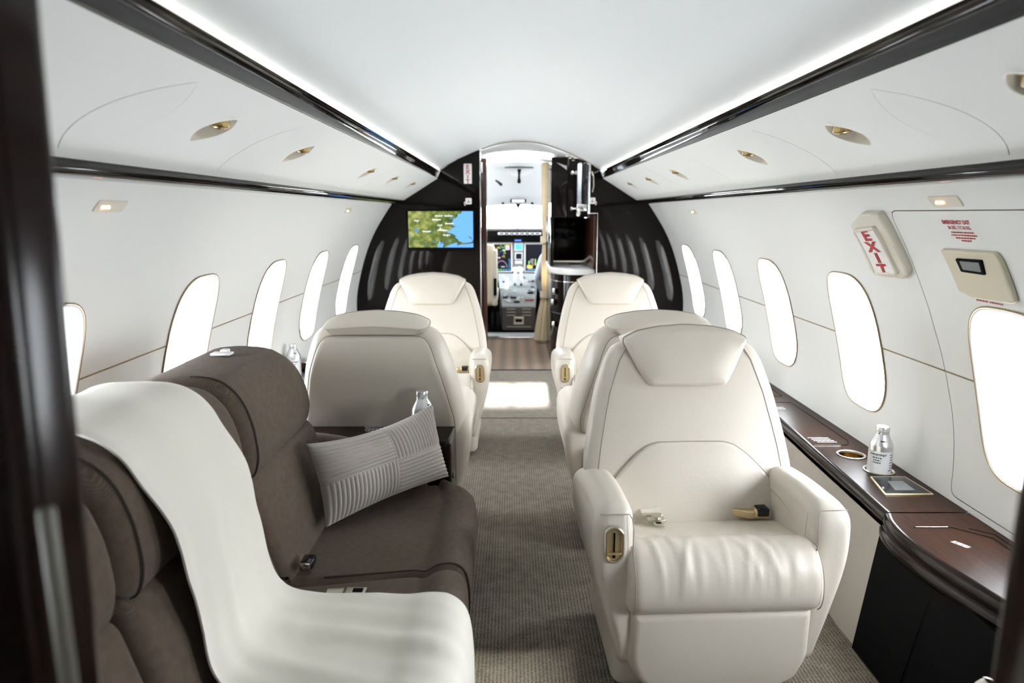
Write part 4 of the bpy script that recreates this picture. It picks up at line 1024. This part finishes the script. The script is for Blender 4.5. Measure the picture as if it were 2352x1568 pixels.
def rim(i, j): return i * (NV + 1) + j
for j in (0, NV):
    for i in range(NU): b.f.append((rim(i, j), rim(i + 1, j), top + rim(i + 1, j), top + rim(i, j))); b.mi.append(0)
for i in (0, NU):
    for j in range(NV): b.f.append((rim(i, j), rim(i, j + 1), top + rim(i, j + 1), top + rim(i, j))); b.mi.append(0)
b.build('cloth', 'throw', tb, angle=70)
b = MB(); rd = random.Random(3)
for k in range(70):
    v = .005 + .99 * k / 69; p = Vector(blk(1., v, .002)); sw = rd.uniform(-.012, .012)
    L_ = rd.uniform(.05, .075)
    b.tube([p + Vector((0, 0, .004)), p + Vector((.004, sw * .4, -L_ * .4)), p + Vector((.003 + rd.uniform(-.004, .004), sw, -L_))], [.0022, .0018, .0012], 5)
fr = b.build('fringe', 'throw', tb); fr['kind'] = 'stuff'

# corduroy cushion
cu = thing('throw_pillow', 'grey corduroy lumbar cushion with four ribbed patches leaning on the divan', 'pillow', (-.43, 1.85, .45))
BL, BR, TL, TR = Vector((-.553, 1.680, .336)), Vector((-.255, 1.955, .368)), Vector((-.612, 1.742, .545)), Vector((-.308, 2.008, .578))
nz = (BR - BL).cross(TL - BL).normalized()
def pil(u, v, sgn):
    a, c = 2 * u - 1, 2 * v - 1
    pin = 1 - .055 * (1 - c * c) ; pin2 = 1 - .06 * (1 - a * a)
    uu, vv = .5 + .5 * a * (1 - .06 * (1 - c * c)), .5 + .5 * c * (1 - (.20 if c > 0 else .10) * (1 - a * a))
    p = BL * (1 - uu) * (1 - vv) + BR * uu * (1 - vv) + TL * (1 - uu) * vv + TR * uu * vv
    th_ = .078 * (max(0, 1 - abs(a) ** 2.6) * max(0, 1 - abs(c) ** 2.2)) ** .55
    th_ += .006 * sin(7 * u + 2) * (1 - a * a) * (1 - c * c) + .006 * math.exp(-((u - .48) ** 2) / .004) * sstep(.6, 1, v) * (1 - c * c) ** .5
    q = (v - .5) if ((u < .52) == (v > .47)) else (u - .5)
    L_ = .225 if ((u < .52) == (v > .47)) else .40
    rib = abs(sin(PI * q * L_ / .0118)) ** .7
    edge = min(1, min(abs(u - .52) * 40, abs(v - .47) * 24))
    r = .0058 * rib * (.35 + .65 * edge) * (1 if 0 < u < 1 and 0 < v < 1 else 0)
    return p + nz * sgn * (th_ + r) 
b = MB(); sgn = 1 if nz.y < 0 else -1
b.grid(lambda u, v: pil(u, v, sgn), 240, 150); n0 = len(b.v); f0 = len(b.f)
b.grid(lambda u, v: pil(u, v, -sgn * .75), 120, 70)
if sgn > 0: b.f = [f for f in b.f[:f0]] + [tuple(reversed(f)) for f in b.f[f0:]]
b.build('cover', 'cord', cu, angle=80)
b = MB(); b.tube([pil(.52, v, sgn) - nz * sgn * .0005 for v in np.linspace(.02, .98, 40)], .0016, 6); b.build('seam', 'cord', cu)

# ------------------------------------------------------------------ bottles
def make_bottle(label, loc, ang, group='aluminium water bottles'):
    """z of loc is the base of the bottle"""
    t = thing('water_bottle', label, 'bottle', (0, 0, 0), group)
    R_ = .0345
    b = MB(); b.lathe([(0, .0), (R_ - .004, 0), (R_ - .001, .002), (R_, .006), (R_, .106), (R_ - .0008, .111), (R_ - .004, .119), (.0235, .134), (.0200, .1405), (.0190, .1425), (.0180, .1445), (.0180, .149), (0, .149)], seg=40); b.build('body', 'alu', t, angle=35)
    b = MB(); b.lathe([(.0180, .144), (.0192, .1445), (.0192, .1505), (.0184, .1515), (.0192, .1527), (.0192, .1552), (.0184, .1562), (.0192, .1572), (.0192, .165), (.0178, .1672), (0, .1677)], seg=36); b.build('cap', 'alu', t, angle=35)
    b = MB()
    lab = [(R_ + .0003, .014), (R_ + .0004, .092)]
    b.loft([[(r * cos(a), r * sin(a), z) for a in np.linspace(0, 2 * PI, 49)[:-1]] for r, z in lab], True); lb = b.build('label', 'paper', t)
    def cyl(a0, zc): return lambda x, y: ((R_ + .0008) * cos(a0 + x / R_), (R_ + .0008) * sin(a0 + x / R_), zc + y)
    b = MB(); a0 = -PI / 2 - .35
    b.text('ownership?', .0105, cyl(a0, .083), bold=.0003)
    for i, (w_, z) in enumerate(((.026, .072), (.020, .064), (.022, .056))): b.dashes(w_, .0034, cyl(a0 - .05, z), seed=i + 30)
    for i in range(7): b.dashes(.022 - .002 * (i % 3), .0026, cyl(-PI / 2 + 1.0, .083 - i * .0085), seed=i + 50)
    b.dashes(.016, .004, lambda x, y: ((.0302 + .0006) * cos(a0 + .35 + x / .03), (.0302 + .0006) * sin(a0 + .35 + x / .03), .126 + y), seed=70)
    b.build('lettering', 'ink', lb)
    t.location = loc; t.rotation_euler = (0, 0, ang)
    return t
def cup_ring(b, x, y, z, r=.040):
    b.lathe([(r + .006, .0), (r + .006, .003), (r + .002, .0042), (r - .001, .002), (r - .002, -.004)], (x, y, z), 40, cap=False)
# right-hand ledge ----------------------------------------------------
ZL = .345
rl = thing('side_ledge', 'long glossy walnut side ledge with cup holders below the right windows', 'ledge', (1.08, 2.3, ZL))
CUP = [(1.088, 2.205), (1.106, 2.062)]
front = [(1.035, 4.95), (1.03, 3.2), (1.02, 2.7), (1.0, 2.3), (.985, 1.95), (.975, 1.755)]
fp = [(p.x, p.y) for p in smooth_path([(a, c, 0) for a, c in front], 4)]
topo = [(wx(ZL) - .001, 1.755), (wx(ZL) - .001, 4.95)] + fp
hol = [[(x + .040 * cos(a), y + .040 * sin(a)) for a in np.linspace(0, 2 * PI, 33)[:-1]] for x, y in CUP]
b = MB(); b.sheet(resample(topo, .15), hol, lambda x, y: (x, y, ZL), None); b.build('top', 'ledgewood', rl)
def edge_prof(pts, z, prof):
    o = []
    for i, (x, y) in enumerate(pts):
        a = pts[max(0, i - 1)]; c = pts[min(len(pts) - 1, i + 1)]; d = Vector((c[0] - a[0], c[1] - a[1])).normalized()
        nx, ny = d.y, -d.x
        if nx > 0: nx, ny = -nx, -ny
        o.append([(x + nx * e, y + ny * e, z + h) for e, h in prof])
    return o
b = MB(); b.loft(edge_prof(fp, ZL, [(0, 0), (.006, -.001), (.014, -.006), (.018, -.016), (.014, -.030), (.006, -.040), (-.002, -.052), (-.004, -.060)]), False); b.build('edge', 'darkwood', rl, angle=60)
for x, y in CUP:
    b = MB(); cup_ring(b, x, y, ZL); ch = b.build('cup_holder', 'nickel', rl)
    b = MB(); b.lathe([(.0402, .001), (.0400, -.02), (.0395, -.052), (.036, -.055), (0, -.055)], (x, y, ZL), 36, cap=False); b.build('cup', 'lampgold', ch)
def line(b, pts, z, r=.0011): b.tube([(x, y, z) for x, y in pts], r, 5)
b = MB(); 
line(b, fillet([(1.005, 2.305), (1.125, 2.305), (1.148, 2.345), (1.148, 2.86), (1.03, 2.86)], [.0, .012, .02, .01, 0]), ZL + .0004, .0013)
b.build('hatch_line', 'black', rl)
b = MB(); line(b, fillet([(1.035, 2.96), (1.150, 2.96), (1.150, 3.3), (1.04, 3.3)], [0, .012, .012, 0]), ZL + .0004); b.build('hatch_line', 'black', rl)
b = MB(); line(b, [(1.005, 2.303), (1.10, 2.303)], ZL + .0012, .0012); b.build('hatch_edge', 'chrome', rl)
b = MB()
for i in range(4): b.dashes(.075 - .006 * (i % 2), .0045, lambda x, y, i=i: (1.055 + x + .004 * i, 2.385 - i * .016 + y * 1.2, ZL + .0006), seed=i + 80)
for i in range(2): b.dashes(.05, .005, lambda x, y, i=i: (1.06 + x, 2.78 - i * .02 + y, ZL + .0006), seed=i + 90)
b.build('placard', 'whiteprint', rl)
pn = [(1.020, 1.868), (1.165, 1.868), (1.158, 2.005), (1.048, 2.005)]
b = MB(); b.slab(fillet(pn, .004), ZL - .002, ZL + .004, .0015); cf = b.build('control_frame', 'gold', rl)
b = MB(); b.slab(fillet(inset(pn, .005), .003), ZL, ZL + .0046, .0012); b.build('control_glass', 'blackgloss', cf)
b = MB(); b.slab(fillet([(1.065, 1.895), (1.125, 1.895), (1.128, 1.965), (1.080, 1.965)], .002), ZL + .003, ZL + .0052, .0008); b.build('control_screen', 'grey', cf)
# drawer latch on the edge
b = MB(); b.box((1.001, 2.30, ZL - .030), (.006, .07, .016), .003); b.build('latch', 'black', rl)
make_bottle('silver aluminium bottle with white label in the right ledge cup holder', (CUP[1][0], CUP[1][1], ZL - .020), -.35)
# sloping sidewall below the ledge
b = MB(); b.loft([[(x - .005, y, ZL - .055), (x - .116, y, .002)] for x, y in fp + [(.977, 1.60)]], False); struct(b.build('wall_lower_right', 'sidewall'))
# fold-out table leaf and dark cabinet nearer the camera
tl = thing('folding_table', 'bulging glossy walnut table leaf nearest the camera on the right', 'table', (1.05, 1.4, ZL))
lf = [(.973, 1.748), (.955, 1.70), (.945, 1.62), (.950, 1.52), (.965, 1.43), (.985, 1.33), (1.01, 1.18), (1.03, .95)]
lfp = [(p.x, p.y) for p in smooth_path([(a, c, 0) for a, c in lf], 4)]
b = MB(); b.sheet(resample(lfp + [(wx(ZL) - .002, .95), (wx(ZL) - .002, 1.748)], .12), [], lambda x, y: (x, y, ZL), None); b.build('top', 'ledgewood', tl)
b = MB(); b.loft(edge_prof(lfp, ZL, [(0, 0), (.008, -.001), (.016, -.008), (.018, -.022), (.012, -.034), (.016, -.036), (.024, -.044), (.024, -.060), (.012, -.074), (-.02, -.078)]), False); b.build('edge', 'darkwood', tl, angle=60)
b = MB(); b.loft([[(x + e, 1.7485, ZL + h) for e, h in [(0, 0), (-.008, -.001), (-.016, -.008), (-.018, -.022), (-.012, -.05), (0, -.078)]] + [] for x in (.973,)] + [[(1.18, 1.7485, ZL + h) for h in (0, -.001, -.008, -.022, -.05, -.078)]], False); b.build('end_cap', 'darkwood', tl)
b = MB(); line(b, [(.985, 1.66), (1.085, 1.66), (1.15, 1.60), (1.15, 1.0)], ZL + .0004, .0013); b.build('joint', 'black', tl)
b = MB(); line(b, [(1.125, 1.655), (1.168, 1.62), (1.168, 1.0)], ZL + .0004, .0011); b.build('joint', 'black', tl)
b = MB(); line(b, [(.99, 1.663), (1.075, 1.663)], ZL + .0012, .001); b.build('joint_edge', 'chrome', tl)
b = MB()
for i in range(4): b.dashes(.040, .0045, lambda x, y, i=i: (1.042 + x * .5 + .004 * i - y * .3, 1.565 - x * .8 - i * .002 + y + .012 * i * .3, ZL + .0006), seed=i + 95)
b.build('placard', 'whiteprint', tl)
sc_ = thing('side_cabinet', 'black side cabinet under the table leaf at the lower right', 'cabinet', (1.0, 1.3, 0))
b = MB(); b.loft([[(.852, 1.655, .002), (.950, 1.750, ZL - .06), (1.15, 1.750, ZL - .06), (1.08, 1.655, .002)], [(.852, .95, .002), (.955, .95, ZL - .06), (1.15, .95, ZL - .06), (1.08, .95, .002)]], True, True, True); b.build('body', 'black', sc_, angle=20)
b = MB(); b.tube([(.853, 1.45, .01), (.951, 1.50, ZL - .065)], .0012, 5); b.build('door_gap', 'black', sc_)
st_ = MB(); st_.slab(resample(fillet([(.76, .75), (.845, .75), (.845, 1.16), (.80, 1.15)], [.02, .01, .03, .06]), .04), .0, .30, .03)
tag(st_.build('ottoman', 'leather'), 'corner of a cream leather ottoman at the lower right edge', 'ottoman')
# left ledge, mostly hidden by the chairs
ll = thing('side_ledge', 'dark walnut side ledge under the left windows, glimpsed behind the bottle', 'ledge', (-1.1, 3.0, ZL))
b = MB(); b.slab([(-1.172, 2.22), (-1.02, 2.22), (-1.03, 4.95), (-1.172, 4.95)], ZL - .05, ZL, .004); b.build('top', 'ledgewood', ll)
b = MB(); b.box((-1.12, 3.56, ZL + .022), (.08, .20, .044), .006); b.build('box_lid', 'brownwood', ll)
b = MB(); b.loft([[(-1.03, y, ZL - .05), (-.90, y, .002)] for y in (2.1, 4.95)], False); struct(b.build('wall_lower_left', 'sidewall'))
make_bottle('silver bottle on the left ledge, peeking over the divan back', (-1.150, 3.33, ZL), .6)
# divan end table -----------------------------------------------------
et = thing('end_table', 'dark glossy wood end table between the divan and the left chair back', 'table', (-.6, 2.12, 0))
ZE = .460
eo = fillet([(-1.02, 2.02), (-.262, 2.02), (-.252, 2.172), (-1.02, 2.172)], [.004, .02, .02, .004])
ec = (-.345, 2.074)
hol = [[(ec[0] + .040 * cos(a), ec[1] + .040 * sin(a)) for a in np.linspace(0, 2 * PI, 33)[:-1]]]
b = MB(); b.sheet(resample(eo, .1), hol, lambda x, y: (x, y, ZE), None)
b.loft([[(x, y, ZE) for x, y in eo], [(x, y, ZE - .004) for x, y in inset(eo, -.004)], [(x, y, ZE - .03) for x, y in inset(eo, -.004)]], True); b.build('top', 'darkwood', et)
b = MB(); b.slab(fillet([(-.285, 2.015), (-.252, 2.015), (-.246, 2.168), (-.285, 2.168)], .014), .012, ZE - .004, .012); b.build('end_panel', 'darkwood', et)
b = MB(); b.box((-.65, 2.027, .36), (.74, .012, .16), .003); b.build('front_panel', 'darkwood', et)
b = MB(); b.box((-.640, 2.095, .22), (.70, .12, .40), .003); b.build('carcass', 'black', et)
b = MB(); b.lathe([(0, -.004), (.010, -.003), (.012, 0)], (-.247, 2.065, .33), 14, 'x'); b.build('catch', 'nickel', et)
b = MB(); cup_ring(b, ec[0], ec[1], ZE); ch = b.build('cup_holder', 'nickel', et)
b = MB(); b.lathe([(.0402, .001), (.0400, -.02), (.0395, -.050), (0, -.050)], (ec[0], ec[1], ZE), 36, cap=False); b.build('cup', 'lampgold', ch)
b = MB()
for i in range(4): b.dashes(.07 - .008 * (i % 2), .004, lambda x, y, i=i: (-.512 + x + .003 * i, 2.153 - i * .014 + y * 1.3, ZE + .0006), seed=i + 110)
b.build('placard', 'whiteprint', et)
make_bottle('silver bottle with white label in the divan end table cup holder', (ec[0], ec[1], ZE - .022), .95)

# ------------------------------------------------------------------ aft partition: posts of the doorway the camera stands behind
AP = sempty('door_3', (0, .4, 0))
def lean(sg, k): return k
b = MB()
po = [(-.340, .43), (-.350, .40), (-.358, .392), (-.366, .398), (-.371, .41), (-.381, .40), (-.391, .392), (-.411, .388), (-.421, .40), (-.433, .39), (-.469, .372), (-1.15, .372), (-1.15, .45), (-.358, .45)]
po = fillet(po, .006, 3)
b.loft([[(x - .030 * (1.3 - z) * (1 if x > -.9 else 0), y, z) for x, y in po] for z in np.linspace(0, 1.62, 10)], True, True, True); b.build('jamb', 'darkwood', AP, angle=30)
b = MB(); b.box((-.344, .384, .905), (.010, .008, .145), .003); b.build('strike_plate', 'oldmetal', AP)
b = MB(); b.slab(fillet([(.286, .45), (.280, .40), (.295, .372), (1.15, .372), (1.15, .45)], .01, 3), 0, 1.62, .002); b.build('jamb', 'darkwood', AP, angle=30)
b = MB(); b.slab([(-1.3, 0), (1.3, 0), (1.3, 1.8), (-1.3, 1.8)], Y0 - .03, Y0, .002, lambda a, c, h: (a, h, c)); struct(b.build('wall_back', 'liner'))

# ------------------------------------------------------------------ light
w = bpy.data.worlds.new('daylight'); SC.world = w; w.use_nodes = True
bg = w.node_tree.nodes['Background']; bg.inputs[1].default_value = 1.
# bright overcast sky over a paler apron
wt = w.node_tree; tcw = wt.nodes.new('ShaderNodeTexCoord'); spw = wt.nodes.new('ShaderNodeSeparateXYZ'); mr = wt.nodes.new('ShaderNodeMapRange')
mr.inputs['From Min'].default_value = -.10; mr.inputs['From Max'].default_value = .25; mr.inputs['To Min'].default_value = 14.; mr.inputs['To Max'].default_value = 23.
wt.links.new(tcw.outputs['Generated'], spw.inputs[0]); wt.links.new(spw.outputs[2], mr.inputs['Value'])
bg.inputs[0].default_value = (.94, .98, 1.02, 1); wt.links.new(mr.outputs[0], bg.inputs[1])
def portal(p, d, sx, sy):
    L = bpy.data.lights.new('daylight_portal', 'AREA'); L.shape = 'RECTANGLE'; L.size = sx; L.size_y = sy
    L.cycles.is_portal = True
    o = bpy.data.objects.new('daylight_portal', L); COL.objects.link(o); o.location = p
    o.rotation_euler = Vector(d).to_track_quat('-Z', 'Y').to_euler()
for sg in (-1, 1):
    for yc in WIN[sg]:
        p = Vector(wall(sg, yc, ZW, -.07)); n_ = Vector(wall(sg, yc, ZW, .1)) - Vector(wall(sg, yc, ZW, 0))
        portal(p, n_, .34, .52)
portal((0, 7.95, 1.14), (0, -1, .1), 2.0, .5)
sun = bpy.data.lights.new('sun', 'SUN'); sun.energy = 45.; sun.angle = math.radians(1.2); sun.color = (1., .96, .88)
so = bpy.data.objects.new('sun', sun); COL.objects.link(so); so.location = (.3, 9, 3)
so.rotation_euler = Vector((-.02, -cos(math.radians(18.6)), -sin(math.radians(18.6)))).to_track_quat('-Z', 'Y').to_euler()

# ------------------------------------------------------------------ camera
cam = bpy.data.cameras.new('camera'); co = bpy.data.objects.new('camera', cam); COL.objects.link(co)
co.location = (-.065, 0, 1.15); co.rotation_euler = (PI / 2 - math.atan(294 / 1568.), 0, 0)
cam.sensor_fit = 'HORIZONTAL'; cam.sensor_width = 36; cam.lens = 24; cam.shift_x = 2 / 2352; cam.clip_start = .05
cam.dof.use_dof = True; cam.dof.focus_distance = 2.0; cam.dof.aperture_fstop = 3.2
SC.camera = co
SC.view_settings.view_transform = 'Standard'; SC.view_settings.look = 'None'; SC.view_settings.gamma = 1.; SC.view_settings.use_curve_mapping = False
SC.view_settings.exposure = .66
